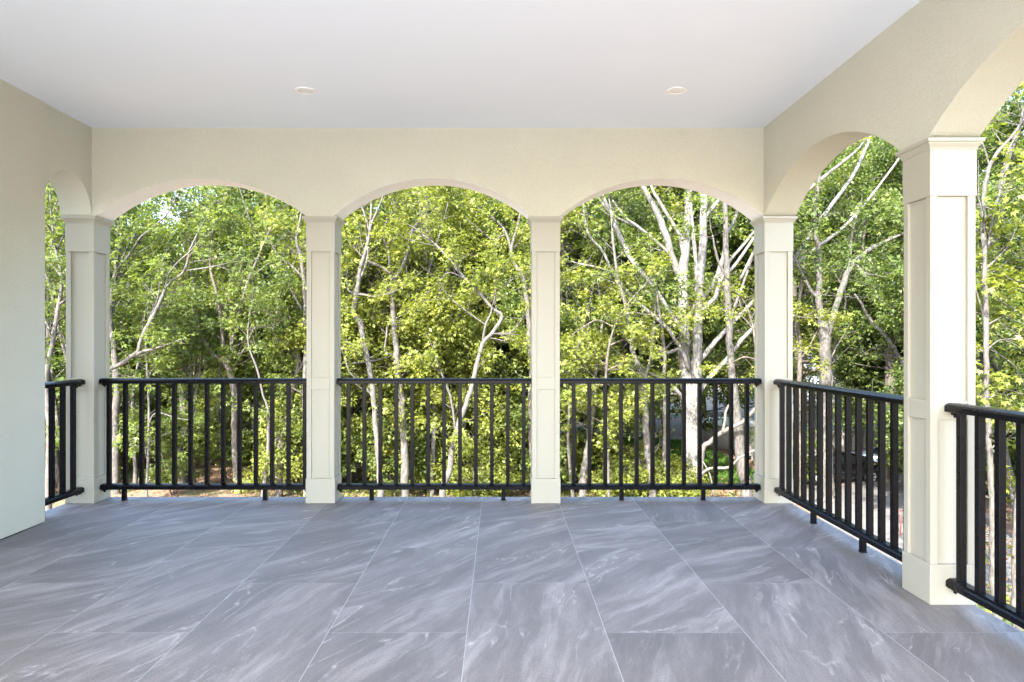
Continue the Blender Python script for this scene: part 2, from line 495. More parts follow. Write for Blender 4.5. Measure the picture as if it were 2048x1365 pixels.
# ------------------------------------------------------------------ railings
RAIL_B = [(-.040, .090), (.040, .090), (.040, .117), (.034, .125), (.020, .131), (-.020, .131), (-.034, .125), (-.040, .117)]
RAIL_T = [(-.044, .938), (.044, .938), (.044, .964), (.037, .973), (.022, .980), (-.022, .980), (-.037, .973), (-.044, .964)]
bal_me = None
def make_railing(p0, p1, first, pitch, count, feet, label):
    """p0 -> p1 along the rail; first = distance of the first baluster from p0"""
    global bal_me
    d = math.hypot(p1[0] - p0[0], p1[1] - p0[1])
    root = empty("railing", (p0[0], p0[1], 0), math.atan2(p1[1] - p0[1], p1[0] - p0[0]))
    tag(root, label, "railing", "black metal porch railings")
    m = MB(); m.extrude_x(RAIL_T, 0, d); m.build("top_rail", M["metal"], root, bevel=.0025)
    m = MB(); m.extrude_x(RAIL_B, 0, d); m.build("bottom_rail", M["metal"], root, bevel=.0025)
    for z in (.918, .072):
        for x in (.024, d - .024):
            m = MB(); s = 1 if x < d / 2 else -1
            m.box(x - .014, x + .014, -.018, .018, z + .004, z + .0195)
            m.lathe([(.006, -.002), (.008, .0), (.008, .010)], (x + s * .004, -.008, z - .006), 10)
            m.build("bracket", M["metal"], root, bevel=.002)
    if bal_me is None:
        m = MB(); m.box(-.015, .015, -.0165, .0165, .128, .940)
        b = m.build("baluster", M["metal"], root, bevel=.0025); bal_me = b.data; b.location = (first, 0, 0); k0 = 1
    else: k0 = 0
    for k in range(k0, count):
        b = bpy.data.objects.new("baluster", bal_me); link(b, root); b.location = (first + pitch * k, 0, 0)
        md = b.modifiers.new("bevel", 'BEVEL'); md.width = .0025; md.segments = 2
    for x in feet:
        m = MB(); m.box(x - .016, x + .016, -.016, .016, .0, .094)
        m.box(x - .019, x + .019, -.019, .019, .0, .006)
        m.build("support_foot", M["metal"], root, bevel=.002)
    return root

def fx(px): return (px - PX) / F * (CYF - .014)
a, b = CX[0] + .110, CX[1] - .110
make_railing((a, CYF), (b, CYF), fx(216.4) - a, .1313, 13, [fx(246.8) - a, fx(529.2) - a], "black railing under the left arch between cream columns")
a, b = CX[1] + .110, CX[2] - .110
make_railing((a, CYF), (b, CYF), fx(696.3) - a, .1282, 12, [fx(742.8) - a, fx(1006.8) - a], "black railing under the centre arch between cream columns")
a, b = CX[2] + .110, CX[3] - .110
make_railing((a, CYF), (b, CYF), fx(1147.7) - a, .1267, 12, [fx(1243.5) - a, fx(1407.2) - a], "black railing under the right front arch with big pale tree behind")
a, b = CYF - .110, C5Y + .110                  # from the far corner towards the camera
make_railing((CX[3], a), (CX[3], b), .062, .1262, 14, [a - 4.79, a - 4.14], "black railing receding along the right side under the side arch")
a, b = C5Y - .110, C6Y + .110
make_railing((CX[3], a), (CX[3], b), .060, .1262, 15, [.66, 1.30], "nearest black railing cut by the right edge of the photo")
a, b = CYF - .110, 4.81 - .20
make_railing((CX[0], a), (CX[0], b), .085, .1262, 6, [.45], "short black railing beside the house wall at the far left")

# ------------------------------------------------------------------ recessed lights
def downlight(x, y, label):
    root = empty("recessed_light", (x, y, CEIL)); tag(root, label, "ceiling light", "recessed ceiling lights")
    m = MB(); m.lathe([(.045, .0005), (.067, .0005), (.067, -.005), (.063, -.007), (.050, -.006), (.047, -.003), (.045, .0)], n=40)
    m.build("trim_ring", M["trim_white"], root)
    m = MB(); m.lathe([(.0465, -.0005), (.0465, -.003), (.030, -.0045), (.005, -.005)], n=32)
    m.build("lens", M["lens"], root)
downlight((611 - PX) / F * 4.572, 4.572, "white round recessed light, the left one on the ceiling")
downlight((1353 - PX) / F * 4.572, 4.572, "white round recessed light, the right one on the ceiling")

# unseen roof slab, added so its eaves keep sky light off the corner columns
m = MB(); m.box(-3.9, 3.1, FY0 - .02, 6.15, CEIL + .302, CEIL + .46)
tag(m.build("roof", M["concrete"]), kind="structure")
# added open terrace, unseen behind the covered porch: it bounces the sunlight in
m = MB(); m.box(-10, 2.4, -9, FY0 - .004, -.30, -.012); m.box(-10, FX0 - .004, FY0 - .004, .6, -.30, -.012)
tag(m.build("bounce_terrace", M["concrete"]), kind="structure")
m = MB(); m.box(-3.2, 2.1, FY1 - 2.2, FY1 - .16, GZ - .3, -.42)
tag(m.build("foundation_wall", M["concrete"]), kind="structure")

# ------------------------------------------------------------------ ground
def gheight(x, y):
    return GZ + .28 * math.sin(x * .21 + 1.3) * math.sin(y * .17 + .4) + .12 * math.sin(x * .53) * math.cos(y * .47)
m = MB(); N = 120
xs = [(-1 if t < 0 else 1) * (abs(t) ** 1.6) * 240 for t in np.linspace(-1, 1, N)]
ys = [-60 + 360 * (k / (N - 1)) ** 1.35 for k in range(N)]
m.grid([[(x, y, gheight(x, y)) for x in xs] for y in ys])
tag(m.build("ground", M["ground"]), kind="structure")

# ------------------------------------------------------------------ vegetation builders
def catmull(P, sub):
    P = [np.array(p, float) for p in P]
    out = []
    n = len(P)
    for i in range(n - 1):
        a, b, c, d = P[max(i-1, 0)], P[i], P[i+1], P[min(i+2, n-1)]
        for k in range(sub):
            t = k / sub
            out.append(.5 * ((2*b) + (-a + c)*t + (2*a - 5*b + 4*c - d)*t*t + (-a + 3*b - 3*c + d)*t**3))
    out.append(P[-1])
    return out

class Tree:
    def __init__(s, seed):
        s.r = random.Random(seed); s.m = MB(); s.sp = []          # sprays: (point, outward dir, radius, n)
    def rv(s): 
        while True:
            v = np.array([s.r.uniform(-1, 1) for _ in range(3)])
            l = np.linalg.norm(v)
            if .1 < l < 1: return v / l
    def wander(s, p, d, L, n, wob, up):
        pts = [np.array(p, float)]; d = np.array(d, float); st = L / n
        for k in range(n):
            d = d + s.rv() * wob; d[2] += up
            d /= np.linalg.norm(d); pts.append(pts[-1] + d * st)
        return pts, d
    def twig(s, p, d, L, r, leaf=1.0, level=0, n=9):
        """a thin branch with side twigs; leaf sprays along its outer half"""
        k = max(4, int(L / .28))
        pts, dd = s.wander(p, d, L, k, .20, .015)
        rad = [max(.004, r * (1 - .8 * i / k)) for i in range(k + 1)]
        s.m.tube(pts, rad, 4 if r < .03 else 5)
        for i in range(1, k + 1):
            t = i / k
            if level < 1 and s.r.random() < .55 and L > .7:
                a = pts[i] - pts[i-1]; a /= np.linalg.norm(a)
                v = s.rv(); v -= a * np.dot(v, a); v /= np.linalg.norm(v) + 1e-6; v[2] *= .55
                q = a * .75 + v * .8; q /= np.linalg.norm(q)
                s.twig(pts[i], q, L * s.r.uniform(.3, .5) * (1.15 - .5 * t), max(.006, rad[i] * .6), leaf, level + 1, n)
            if level == 0 and s.r.random() < .5:          # bare side twig
                q = s.rv(); q[2] = abs(q[2]) * .6
                bp, _ = s.wander(pts[i], q, s.r.uniform(.4, 1.1), 4, .25, .03)
                s.m.tube(bp, [.012, .011, .009, .007, .004], 3)
            if t > .35 and s.r.random() < leaf:
                s.sp.append((pts[i], dd, s.r.uniform(.22, .42), n))
        return pts
    def limb(s, p, d, L, r, leaf, n, level=0, up=.05, wob=.13, den=1.0):
        k = max(5, int(L / .5))
        pts, dd = s.wander(p, d, L, k, wob, up)
        rad = [max(.012, r * (1 - .82 * i / k)) for i in range(k + 1)]
        s.m.tube(pts, rad, 6)
        for i in range(1, k + 1):
            t = i / k
            if t < .18: continue
            a = pts[i] - pts[i-1]; a /= np.linalg.norm(a)
            for _ in range(2):
                if s.r.random() < .62 * den:
                    v = s.rv(); v -= a * np.dot(v, a); v /= np.linalg.norm(v) + 1e-6; v[2] *= .6
                    q = a * .7 + v * .85; q /= np.linalg.norm(q)
                    if level == 0 and L > 2.2 and s.r.random() < .3:
                        s.limb(pts[i], q, L * s.r.uniform(.35, .5), rad[i] * .6, leaf, n, 1, .02, .16, den)
                    else:
                        s.twig(pts[i], q, s.r.uniform(.8, 1.7), min(.022, rad[i] * .55), leaf, 0, n)
        s.twig(pts[-1], dd, s.r.uniform(.8, 1.4), rad[-1], leaf, 0, n)
        return pts

def leaves_mesh(name, sprays, size, seed, lobes=1, flat=.30, up=.9, wide=.62):
    """leaf-sized faces, gathered in flat drooping sprays"""
    R = np.random.default_rng(seed)
    P = np.array([q[0] for q in sprays]); D = np.array([q[1] for q in sprays]); RD = np.array([q[2] for q in sprays]); NN = np.array([q[3] for q in sprays])
    idx = np.repeat(np.arange(len(P)), NN); n = len(idx)
    tilt = R.normal(0, flat * 1.15, (len(P), 3)); tilt[:, 2] = 0
    N0 = np.array((0, 0, 1.0)) + tilt + D * np.array((.30, .30, 0)); N0 /= np.linalg.norm(N0, axis=1)[:, None]
    nz = N0[idx]
    a = R.uniform(0, 2*np.pi, n); rr = np.sqrt(R.uniform(0, 1, n)) * RD[idx]
    ux = np.cross(nz, np.array((0.13, 1, .05))); ux /= np.linalg.norm(ux, axis=1)[:, None]
    uy = np.cross(nz, ux)
    off = ux * (np.cos(a) * rr)[:, None] + uy * (np.sin(a) * rr)[:, None] + nz * (R.normal(0, .09, n) - .25 * (rr / (RD[idx] + 1e-6))**2 * .25)[:, None]
    base = P[idx] + off + D[idx] * (RD[idx] * .4)[:, None]
    dirv = off + R.normal(0, .16, (n, 3)); dirv /= np.linalg.norm(dirv, axis=1)[:, None] + 1e-9
    ln = nz * up + R.normal(0, .27, (n, 3)); ln -= dirv * np.sum(ln * dirv, axis=1)[:, None]; ln /= np.linalg.norm(ln, axis=1)[:, None] + 1e-9
    sd = np.cross(ln, dirv)
    L = size * R.uniform(.65, 1.25, n)
    V, Q = [], []
    angs = [0.0] if lobes == 1 else ([0.0, .95, -.95] if lobes == 3 else [0, .75, -.75, 1.5, -1.5])
    V.append(base)
    off_i = n
    for ang in angs:
        k = 1.0 if ang == 0 else (.78 if abs(ang) < 1.2 else .5)
        d2 = dirv * math.cos(ang) + sd * math.sin(ang); s2 = sd * math.cos(ang) - dirv * math.sin(ang)
        wd = wide * .5 if lobes == 1 else .20
        l2 = (L * k)[:, None]
        V.append(base + d2 * l2 * .52 + s2 * l2 * wd + ln * l2 * .10)
        V.append(base + d2 * l2 - ln * l2 * .16)
        V.append(base + d2 * l2 * .52 - s2 * l2 * wd + ln * l2 * .10)
        i0 = np.arange(n)
        Q.append(np.stack([i0, off_i + i0, off_i + n + i0, off_i + 2*n + i0], 1)); off_i += 3 * n
    V = np.concatenate(V).astype(np.float32); Q = np.concatenate(Q).astype(np.int32)
    me = bpy.data.meshes.new(name)
    me.vertices.add(len(V)); me.vertices.foreach_set("co", V.ravel())
    me.loops.add(Q.size); me.loops.foreach_set("vertex_index", Q.ravel())
    me.polygons.add(len(Q)); me.polygons.foreach_set("loop_start", np.arange(0, Q.size, 4, dtype=np.int32))
    me.update(calc_edges=True)
    return me

def finish_tree(t, root, bark, leaf, size, seed, lobes=1, stem="trunk", crown="crown"):
    o = t.m.build(stem, bark, root)
    if t.sp:
        me = leaves_mesh(crown, t.sp, size, seed, lobes); me.materials.append(leaf)
        link(bpy.data.objects.new(crown, me), root)
    return root

def hero(label, Y, limbs, bark, leaf, seed, leafy=.8, dens=1.0, size=.155, n=9, lobes=3, grow=True, twig_from=0, spread=1.0, zmin=-99, name="tree", cat="tree", group=None, base=True, back=.22):
    """a tree whose stems were measured in the photograph: (x, y, width) in photo pixels at distance Y.
    Every stem drifts towards or away from the viewer, so the tree has real depth."""
    t = Tree(seed); R = t.r
    ends = {}
    allp = []
    for li, lb in enumerate(limbs):
        total = sum(math.hypot(lb[i+1][0] - lb[i][0], lb[i+1][1] - lb[i][1]) for i in range(len(lb) - 1)) + 1e-6
        dr = R.uniform(-.28, .12) if li else 0.0
        y0 = 0.0
        if li:                                                   # start where the parent stem is
            best = min(allp, key=lambda q: math.hypot(q[0] - lb[0][0], q[1] - lb[0][1])) if allp else None
            if best: y0 = best[3] - Y
        acc = 0; pts = []; 
        for i, (px, py, wd) in enumerate(lb):
            if i: acc += math.hypot(lb[i][0] - lb[i-1][0], lb[i][1] - lb[i-1][1])
            yy = Y + y0 + dr * acc / F * Y
            pts.append((*at(px, py, yy), wd / F * yy * .5))
            allp.append((px, py, wd, yy))
        if li == 0 and base:                                     # carry the trunk down into the ground
            x, y, z, r = pts[0]
            gz = gheight(x, y)
            if z > gz + .1:
                pts.insert(0, (x + R.uniform(-.1, .1), y, gz - .15, r * 1.25))
            else: pts[0] = (x, y, gz - .15, r)
            pts.insert(1, tuple(.8 * np.array(pts[0]) + .2 * np.array(pts[1])))
            pts[0] = (*pts[0][:3], pts[0][3] * 1.45); pts[0] = tuple(pts[0])
        C = catmull(pts, 4)
        # small bends and swellings
        for i in range(1, len(C) - 1):
            C[i] = C[i] + np.array([R.gauss(0, .12), R.gauss(0, .12), 0, 0]) * min(C[i][3], .25)
            C[i][3] *= R.uniform(.95, 1.06)
        rr = [max(.006, c[3]) for c in C]
        t.m.tube([c[:3] for c in C], rr, 12 if rr[len(rr)//3] > .12 else 8 if rr[0] > .05 else 6)
        # twigs along the stem
        acc = 0
        for i in range(1, len(C)):
            seg = C[i][:3] - C[i-1][:3]; sl = np.linalg.norm(seg); acc += sl
            if li < twig_from or C[i][2] < zmin or C[i][3] > .17: continue
            pr = dens * sl * (1.15 if C[i][3] < .09 else .5)
            while pr > 0:
                if R.random() < pr:
                    a = seg / (sl + 1e-9); v = t.rv(); v -= a * np.dot(v, a); v /= np.linalg.norm(v) + 1e-6
                    v[2] = v[2] * .5 + .08; v[1] += back
                    q = a * .55 + v * .9; q /= np.linalg.norm(q)
                    t.twig(C[i][:3], q, R.uniform(.9, 2.1) * spread, max(.008, min(.024, C[i][3] * .5)), leafy, 0, n)
                pr -= 1
        if grow and li not in (): 
            e = C[-1]; d = C[-1][:3] - C[-2][:3]; d = d / (np.linalg.norm(d) + 1e-9)
            if e[3] > .05: t.limb(e[:3], d, R.uniform(2.2, 3.6), e[3], leafy, n)
            else: t.twig(e[:3], d, R.uniform(.8, 1.6), e[3], leafy, 0, n)
    x, y, z = at(limbs[0][0][0], limbs[0][0][1], Y)
    root = empty(name, (0, 0, 0)); tag(root, label, cat, group)
    return finish_tree(t, root, bark, leaf, size, seed, lobes)

def spray_bank(root_label, pts, seed, leaf, bark, size=.16, **kw): pass

# ------------------------------------------------------------------ trees measured in the photograph
B, G, D_, BP, BG, BB = M["leaf_bright"], M["leaf_mid"], M["leaf_dark"], M["bark_pale"], M["bark_grey"], M["bark_brown"]

hero("massive pale twin-stemmed tree with spreading limbs behind the right front arch", 30, [
  [(1382,990,52),(1386,955,42),(1384,890,37),(1381,826,33),(1379,772,35),(1371,720,24),(1369,660,23),(1367,615,21),(1365,555,21),(1370,510,17),(1374,450,16),(1377,378,15),(1380,300,13),(1379,200,10),(1376,120,7)],
  [(1388,860,24),(1391,800,24),(1393,740,22),(1395,680,19),(1398,615,18),(1399,564,17),(1405,495,16),(1407,444,15),(1410,399,14),(1416,340,11),(1424,260,8),(1428,180,5)],
  [(1366,560,13),(1356,545,13),(1341,504,14),(1320,438,13),(1284,369,10),(1260,300,8),(1235,200,5)],
  [(1369,520,10),(1361,475,9),(1347,450,8),(1320,405,7),(1302,369,6),(1290,290,4)],
  [(1408,420,8),(1402,381,7),(1393,300,5)],
  [(1408,440,8),(1417,424,9),(1440,396,8),(1470,330,6),(1490,270,4)],
  [(1398,610,7),(1394,560,7),(1389,490,8),(1384,440,6),(1382,400,5)],
  [(1376,640,9),(1392,608,9),(1410,591,10),(1434,552,10),(1449,504,9),(1452,471,8),(1467,444,7),(1475,417,6),(1482,360,5)],
  [(1398,630,9),(1415,612,9),(1434,588,10),(1443,558,8),(1470,531,7),(1506,480,6),(1556,420,5)],
  [(1438,575,7),(1441,555,7),(1464,516,6),(1488,489,6),(1506,466,5),(1545,430,4)],
  [(1394,730,10),(1403,718,10),(1425,690,10),(1461,651,8),(1509,600,8),(1560,548,8),(1588,520,8),(1625,462,8),(1659,416,8),(1701,359,7),(1724,313,7),(1743,265,5),(1756,200,4)],
  [(1388,800,10),(1405,776,9),(1421,753,9),(1455,717,9),(1485,678,8),(1509,651,8),(1560,575,8),(1602,520,7),(1674,466,7),(1712,428,6),(1747,386,5),(1792,325,4),(1830,270,3)],
  [(1480,560,6),(1540,450,6),(1602,393,6),(1651,351,6),(1712,302,5),(1740,265,3)],
  [(1378,690,8),(1356,648,8),(1317,588,8),(1290,552,9),(1263,519,10),(1239,471,10),(1224,432,9),(1203,384,8),(1186,320,5)],
  [(1345,515,6),(1329,498,6),(1302,474,6),(1275,453,6),(1248,432,4),(1225,400,3)],
  [(1275,453,5),(1224,429,4),(1197,393,4),(1180,350,3)],
  [(1377,720,9),(1359,693,8),(1332,654,8),(1290,618,8),(1254,582,7),(1224,543,6),(1206,504,5),(1179,471,5),(1169,432,4),(1165,390,3)],
  [(1226,546,4),(1191,534,4),(1155,527,3)],
  [(1378,740,8),(1362,700,7),(1338,705,7),(1320,702,6),(1278,663,5),(1250,640,3)],
  [(1372,830,9),(1362,792,8),(1340,770,7),(1314,753,6),(1266,732,5),(1239,725,4),(1197,729,3)],
], M['bark_white'], B, 11, leafy=.5, dens=.30, size=.155, n=11, zmin=-3.0, back=.7)

hero("thick dark furrowed trunk standing right of the massive pale tree", 27.5, [
  [(1493,985,24),(1484,933,21),(1478,869,20),(1469,800,18),(1463,740,15),(1460,680,14),(1456,600,13),(1452,500,11),(1450,400,9),(1446,300,6)],
  [(1460,640,7),(1478,590,6),(1496,540,4)], [(1456,560,6),(1436,520,5),(1425,470,3)],
], BG, G, 12, leafy=.7, dens=.7, zmin=-1.5)
hero("slender grey tree with spotted trunk left of the massive pale tree", 28, [
  [(1304,990,16),(1302,955,13),(1298,923,13),(1292,869,13),(1290,811,13),(1286,757,13),(1277,735,12),(1266,705,10),(1260,660,8),(1251,609,7),(1239,570,6),(1228,500,5),(1222,420,4)],
  [(1288,770,6),(1300,720,5),(1307,660,4),(1312,590,3)], [(1262,690,4),(1240,660,3),(1222,640,3)],
], BP, G, 13, leafy=.8, dens=.9, zmin=-2)
hero("straight thin pale trunk close beside the massive pale tree", 29, [
  [(1331,992,11),(1330,890,9),(1330,826,9),(1328,757,8),(1330,720,7),(1326,675,6),(1318,620,5),(1309,560,4),(1303,510,3)],
  [(1329,720,4),(1318,690,3)],
], BP, B, 14, leafy=.8, dens=.7, zmin=-2)
hero("leaning pale trunk under the right front arch near the centre column", 29.5, [
  [(1166,990,18),(1170,940,15),(1177,890,12),(1183,840,11),(1187,802,10),(1192,740,8),(1199,690,7),(1204,640,5),(1198,580,4)],
  [(1188,800,5),(1172,770,4),(1150,750,3)],
], BP, B, 15, leafy=.95, dens=1.5, zmin=-3.3)
hero("crooked brown tree just right of the centre column", 32, [
  [(1145,975,11),(1143,900,12),(1140,860,13),(1128,815,14),(1124,770,12),(1128,700,9),(1135,620,7),(1132,540,5)],
  [(1142,860,7),(1152,900,5),(1165,935,4)], [(1130,720,5),(1150,680,4),(1162,640,3)],
], BB, G, 16, leafy=.95, dens=1.3, zmin=-3.3)

hero("pale S-curved tree under the centre arch, first from the left", 28, [
  [(761,990,14),(759,954,12),(752,852,11),(746,790,11),(740,741,11),(730,694,11),(722,648,11),(708,628,10),(710,603,10),(717,565,9),(721,535,8),(733,495,7),(740,460,6),(743,398,4),(745,340,3)],
  [(719,556,5),(726,545,5),(734,520,4),(736,490,4)], [(739,462,4),(729,427,4),(721,407,3),(715,360,2.5)],
  [(741,455,5),(746,440,5),(758,413,4),(768,385,4),(776,340,3)],
  [(713,583,4),(699,583,4),(693,562,3)], [(713,588,4),(730,590,4),(746,593,5),(773,589,4)],
  [(748,800,4),(728,770,4),(700,745,4),(690,715,3)],
], BP, B, 21, leafy=.75, dens=.95, zmin=-3)
hero("pale tree with a Y fork beside the S-curved tree", 29, [
  [(810,990,17),(809,925,16),(806,852,14),(803,800,13),(796,744,13),(792,682,12),(787,635,10),(783,583,10),(785,560,10),(797,548,8),(808,524,7),(819,489,6),(825,460,5),(842,435,4),(852,400,3)],
  [(785,562,8),(778,545,7),(761,533,6),(740,524,5),(728,515,3)], [(780,548,6),(778,512,5),(770,486,5),(764,470,4),(775,440,3)],
  [(796,720,7),(787,713,6),(770,705,4),(748,712,3)], [(768,708,4),(773,670,4),(776,650,4),(788,640,3)],
  [(782,712,4),(745,722,4),(700,727,3)],
], BP, B, 22, leafy=.8, dens=1.05, zmin=-3)
hero("thin tree with a wavy upper stem in the middle of the centre arch", 30.5, [
  [(863,990,12),(865,940,10),(868,866,9),(869,779,9),(880,720,7),(892,690,6),(894,671,5),(894,641,5),(890,624,5),(880,612,4),(878,586,4),(881,565,4),(891,547,3)],
  [(880,718,4),(858,690,4),(853,660,3),(848,630,3),(851,605,3)],
], BP, B, 23, leafy=.95, dens=1.9, zmin=-3.4)
hero("leaning pale tree with a wide fork in the centre arch, right part", 27, [
  [(884,992,14),(890,962,13),(900,937,13),(912,866,11),(929,817,11),(944,773,10),(951,741,10),(960,706,9),(967,683,9),(983,668,8),(1001,641,8),(1002,628,7),(985,617,6),(963,591,6),(934,562,6),(913,536,6),(893,512,5),(870,488,4),(846,470,3)],
  [(965,685,5),(972,647,5),(981,630,4),(984,615,3)], [(985,668,4),(1016,667,3),(1036,650,3)],
  [(972,650,3),(950,635,3),(920,612,3),(905,600,2.5)], [(912,870,5),(903,802,5),(891,767,5),(880,740,3)],
  [(995,632,3),(990,590,3),(1010,570,2.5)], [(935,560,3),(900,545,3),(880,560,2)],
], BP, B, 24, leafy=.85, dens=1.25, zmin=-3.4)
hero("tall pale tree half hidden by the centre column, branching at the top", 30, [
  [(1066,990,10),(1064,940,9),(1060,823,9),(1062,741,9),(1058,676,10),(1057,635,9),(1051,589,10),(1045,553,10),(1030,530,8),(1022,507,7),(1028,477,5),(1036,450,5),(1046,400,3)],
  [(1024,515,5),(1019,486,5),(1007,457,5),(990,440,4),(975,428,3)], [(1008,470,4),(985,478,3),(969,468,3)], [(1047,560,5),(1062,530,4),(1068,480,3)],
], BP, B, 25, leafy=.8, dens=1.1, zmin=-3)
hero("short grey trunk among low leaves behind the centre railing", 34, [
  [(1007,972,9),(1006,930,9),(1005,895,9),(1001,840,8),(1004,760,6),(1000,680,5)], [(1003,800,4),(985,770,3)],
], BG, G, 26, leafy=.95, dens=1.6, zmin=-4)

hero("pale tree that leans right and forks high under the left arch", 26, [
  [(150,990,14),(156,900,13),(170,800,12),(190,755,11),(221,737,10),(245,726,9),(261,714,9),(276,702,8),(281,683,7),(292,658,8),(308,628,7),(323,597,7),(332,575,6),(345,560,5),(358,553,5),(372,535,5),(381,498,4),(398,462,3),(415,430,2.5)],
  [(268,712,6),(284,704,6),(308,698,5)], [(332,573,4),(337,551,4),(354,526,3),(378,505,3),(400,480,2)], [(374,541,3),(415,535,3),(446,529,2)],
  [(296,655,5),(300,635,4),(313,605,3),(318,580,2.5)],
], BP, G, 31, leafy=.7, dens=.8, zmin=-2.5)
hero("grey furrowed trunk right behind the left corner column", 30, [
  [(232,990,13),(231,873,13),(231,828,14),(235,776,15),(228,700,11),(222,655,9),(228,600,8),(232,540,7),(238,495,6),(236,440,4)],
  [(222,640,6),(226,560,6),(242,530,6),(258,511,5),(280,477,5),(305,455,4),(335,428,3),(350,400,2.5)], [(230,560,4),(252,500,3),(270,470,3)],
], BG, G, 32, leafy=.8, dens=1.0, zmin=-2.5)
hero("many-stemmed tree fanning out in the middle of the left arch", 30, [
  [(477,990,13),(472,945,12),(469,883,12),(469,822,13),(469,781,13),(456,735,12),(447,712,11),(446,683,8),(443,646,7),(437,600,6),(428,569,5),(420,530,4),(424,480,3)],
  [(449,725,7),(425,705,7),(408,680,6),(400,637,5),(391,588,5),(385,560,4),(372,510,3)],
  [(456,728,8),(464,705,7),(462,662,6),(462,625,5),(458,580,4),(466,540,3)],
  [(464,690,6),(468,664,6),(477,631,6),(486,594,6),(498,557,6),(514,520,5),(529,483,4),(545,450,3)],
  [(498,560,3),(520,540,3),(548,520,2.5)], [(395,610,3),(375,590,3),(356,585,2)],
], BB, G, 33, leafy=.85, dens=1.0, zmin=-2.5)
hero("pale tree hugging the left side of the second column", 29, [
  [(612,990,12),(611,900,11),(610,760,10),(612,690,9),(610,606,8),(608,557,8),(603,520,7),(593,483,5),(600,440,4),(606,400,3)],
  [(609,560,4),(578,526,4),(554,508,3),(540,480,2.5)], [(604,620,4),(588,590,4),(576,560,3)],
], BP, B, 34, leafy=.8, dens=1.1, zmin=-2.5)
hero("bent brown tree with tangled bare branches right in the left arch", 29.5, [
  [(557,992,17),(559,945,16),(563,891,13),(575,830,11),(588,770,9),(596,714,8),(580,690,7),(560,684,7),(548,666,7),(551,645,6),(556,610,4)],
  [(560,684,5),(535,655,4),(510,655,3),(498,680,3)], [(586,760,5),(604,730,5),(612,705,4)], [(553,640,3),(530,620,3),(505,625,2)],
], BB, G, 35, leafy=.6, dens=1.1, zmin=-3)
hero("dark double trunk in the lower middle of the left arch", 31, [
  [(368,985,18),(368,930,16),(369,880,14),(366,820,12),(362,760,11),(366,700,9),(360,640,7),(366,560,5)],
  [(368,900,9),(378,840,8),(392,790,7),(400,740,5)], [(363,740,5),(345,700,4),(330,670,3)],
], BB, D_, 36, leafy=.8, dens=1.0, zmin=-3)
hero("pole-thin pale sapling behind the left railing", 27, [
  [(294,990,5),(294,961,5),(297,900,5),(298,848,5),(297,790,4),(294,740,4),(292,690,3),(286,650,3)], [(298,850,3),(306,830,3),(322,826,2.5),(345,834,2)],
], BP, G, 37, leafy=.9, dens=1.2, zmin=-4.2)
hero("thin pale stem beside the bent brown tree in the left arch", 28, [
  [(526,990,8),(530,950,7),(536,903,6),(537,860,6),(535,815,5),(526,790,4),(515,740,4),(497,690,3),(498,640,3),(505,600,3)],
  [(498,660,2.5),(520,655,2.5),(540,652,2)],
], BP, G, 38, leafy=.8, dens=1.1, zmin=-3.5)

hero("young tree with flat layered yellow-green sprays left of the massive pale tree", 26.5, [
  [(1218,1010,7),(1216,900,6),(1212,800,6),(1214,720,5),(1230,650,4),(1262,600,3),(1290,570,2.5)],
  [(1214,730,4),(1180,715,3),(1145,722,2.5)], [(1213,770,4),(1170,770,3),(1135,765,2)], [(1222,690,4),(1245,680,3),(1262,684,2)], [(1215,740,4),(1240,730,3),(1255,735,2)], [(1228,655,3),(1195,640,3),(1165,655,2)], [(1240,635,3),(1262,625,3),(1285,628,2)], [(1216,850,3),(1185,835,2)], [(1216,840,3),(1246,825,2)],
], BB, B, 46, leafy=1.0, dens=1.9, size=.13, n=15, zmin=-3.5, spread=.62, back=0)
hero("young tree with flat yellow-green sprays between massive tree and corner column", 26, [
  [(1527,1020,7),(1524,900,6),(1520,800,5),(1515,720,5),(1505,650,4),(1492,610,3)],
  [(1508,660,3),(1480,630,3),(1450,622,2)], [(1514,720,3),(1490,714,3),(1470,722,2)], [(1505,650,3),(1545,625,3),(1585,630,2)], [(1513,700,3),(1560,690,3),(1600,700,2)],
], BB, B, 47, leafy=1.0, dens=1.1, size=.13, n=12, zmin=-1.0, spread=.42, back=0)
hero("grey oak with a low V fork behind the right side railing", 28, [
  [(1654,998,29),(1652,960,26),(1651,880,24),(1650,770,23),(1649,698,22),(1650,662,21),(1642,630,15),(1638,603,12),(1638,550,11),(1636,496,10),(1630,470,9),(1628,431,9),(1634,386,8),(1638,350,7),(1634,280,5)],
  [(1652,680,13),(1661,650,13),(1671,618,12),(1686,572,12),(1695,545,11),(1709,525,10),(1731,504,9),(1766,485,7),(1800,470,5)],
  [(1640,600,6),(1625,585,6),(1612,560,5)], [(1712,528,6),(1728,545,5),(1750,550,4),(1790,545,3)], [(1650,740,4),(1670,700,3)], [(1690,560,5),(1700,520,5),(1704,470,4),(1716,420,3)],
], BG, D_, 41, leafy=.8, dens=.8, zmin=-1.5)
hero("leaning brown tree left of the nearest column", 32, [
  [(1770,985,20),(1769,900,18),(1776,830,22),(1781,774,22),(1779,700,14),(1775,665,11),(1766,641,10),(1743,603,9),(1728,565,8),(1724,519,6),(1730,450,4)],
  [(1778,700,7),(1795,640,6),(1800,580,5)], [(1745,605,5),(1730,590,4),(1705,600,3)],
], BB, D_, 42, leafy=.85, dens=1.0, zmin=-1.5)
hero("thin pale snag leaning left in front of the brown tree", 26, [
  [(1850,990,10),(1842,850,9),(1825,770,8),(1804,725,8),(1790,700,7),(1773,675,7),(1755,655,6),(1739,637,6),(1729,620,5),(1722,605,5),(1709,588,3)],
  [(1806,730,3),(1788,690,3)], 
], BP, G, 43, leafy=.3, dens=.3, zmin=0, grow=False)
